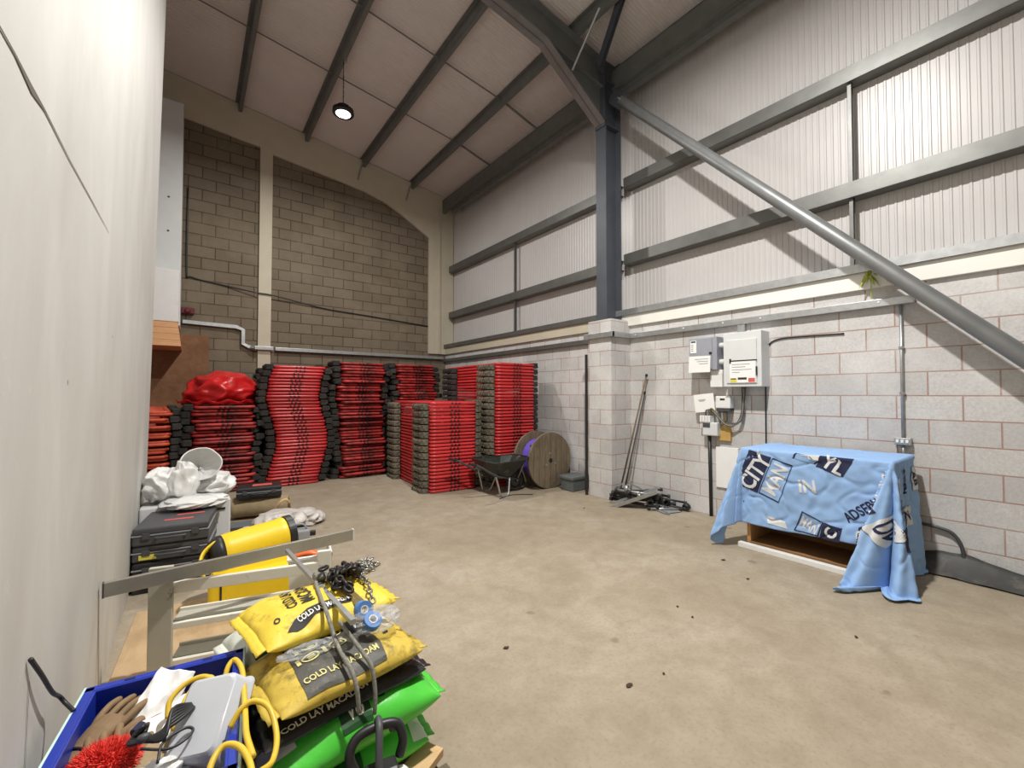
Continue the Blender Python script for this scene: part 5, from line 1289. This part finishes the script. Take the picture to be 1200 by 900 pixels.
tag(crumple('plastic_sheet', 'bagg', (.86, 5.72, .10), (.30, .30, .13), 51, .24, flat=.004), 'crumpled greyish plastic sheet, left half of the pair on the floor', 'sheet')
tag(crumple('plastic_sheet', 'bagg', (1.14, 5.82, .07), (.26, .24, .10), 57, .26, flat=.004), 'flattened greyish plastic sheet nearer the open floor', 'sheet')
tag(MB().tube(bez([(.86, 6.06, .16), (.90, 6.02, .24), (.97, 6.02, .27), (1.02, 6.05, .22)], 6), .016, 8).build('bent_stick', 'pine', smooth=True), 'pale yellow bent stick poking up behind the plastic sheets', 'stick')
tag(crumple('cream_rag', 'cream', (.50, 5.52, .06), (.13, .10, .08), 61, .3, 2.2, flat=.003), 'small crumpled cream rag beside the light grey box', 'rag')
tag(crumple('white_scrap', 'bagw', (.42, 5.22, .06), (.12, .09, .09), 67, .3, 2.2, flat=.003), 'small white scrap of plastic left of the yellow drum', 'scrap')
t = thing('grey_caddy', (1.0, 5.18, 0), 'small grey plastic tool caddy with a dark clip beyond the yellow drum', 'caddy')
MB().box((.96, 5.15, .06), (.22, .16, .12), Rz(-10)).build('body', 'grey', t, bevel=.015); MB().box((1.09, 5.10, .07), (.06, .05, .05), Rz(-10)).build('clip', 'black', t, bevel=.008)
MB().tube(bez([(.88, 5.17, .12), (.92, 5.16, .17), (1.0, 5.14, .17), (1.04, 5.13, .12)], 5), .01, 8).build('handle', 'grey', t, smooth=True)

t = tag(MB().box((.12, 3.35, .010), (.90, 1.5, .018), Rz(-3)).build('plywood_board', 'plyfloor', bevel=.003), 'tan plywood board lying on the floor behind the white trestle', 'board')
# leaf litter on the floor
deb = [((1.932, 1.516), .022, 'largest dark flake in the middle of the near floor'), ((2.17, 1.46), .010, 'dark speck right of the largest flake'), ((1.60, 2.20), .020, 'dark leaf scrap on the floor in front of the pale board'), ((3.85, 1.76), .018, 'dark leaf scrap on the floor nearest the cabinet front'), ((4.1, 2.10), .022, 'dark leaf curl left of the white board on the floor'), ((3.5, .92), .014, 'dark crumb on the floor below the cloth corner'), ((4.40, 4.20), .016, 'dark curl on the floor beside the pier foot'), ((2.93, 1.85), .013, 'dark crumb in the middle of the far floor'), ((2.88, 1.70), .013, 'paired dark crumb nearer than the one in the middle of the far floor')]
for k, ((x, y), r_, lab) in enumerate(deb):
    mb = MB(); rng = random.Random(k); n = 9
    pts = [(x+r_*rng.uniform(.5, 1.2)*cos(2*pi*i/n), y+r_*rng.uniform(.4, .9)*sin(2*pi*i/n)) for i in range(n)]
    vs = [V((a_, b_, .003+.006*rng.random())) for a_, b_ in pts]+[V((x, y, .011))]
    mb.add(vs, [(i, (i+1) % n, n) for i in range(n)])
    tag(mb.build('leaf_scrap', 'debris', solid=.002), lab, 'debris', 'leaf scraps on the floor')

# ------------------------------------------------------------------ camera, world, view
cam = bpy.data.cameras.new('camera'); cam.sensor_width = 36; cam.lens = 36*502/1200; cam.clip_start = .02
co = bpy.data.objects.new('camera', cam); COL.objects.link(co); co.location = (0, 0, 1.59)
co.rotation_euler = (radians(90+1.36), 0, radians(-36.85)); S.camera = co
w = bpy.data.worlds.new('world'); w.use_nodes = True; S.world = w
w.node_tree.nodes['Background'].inputs[0].default_value = (.9, .95, 1, 1); w.node_tree.nodes['Background'].inputs[1].default_value = .05
S.view_settings.view_transform = 'Standard'; S.view_settings.look = 'None'; S.view_settings.gamma = 1; S.view_settings.use_curve_mapping = False
S.view_settings.exposure = .43
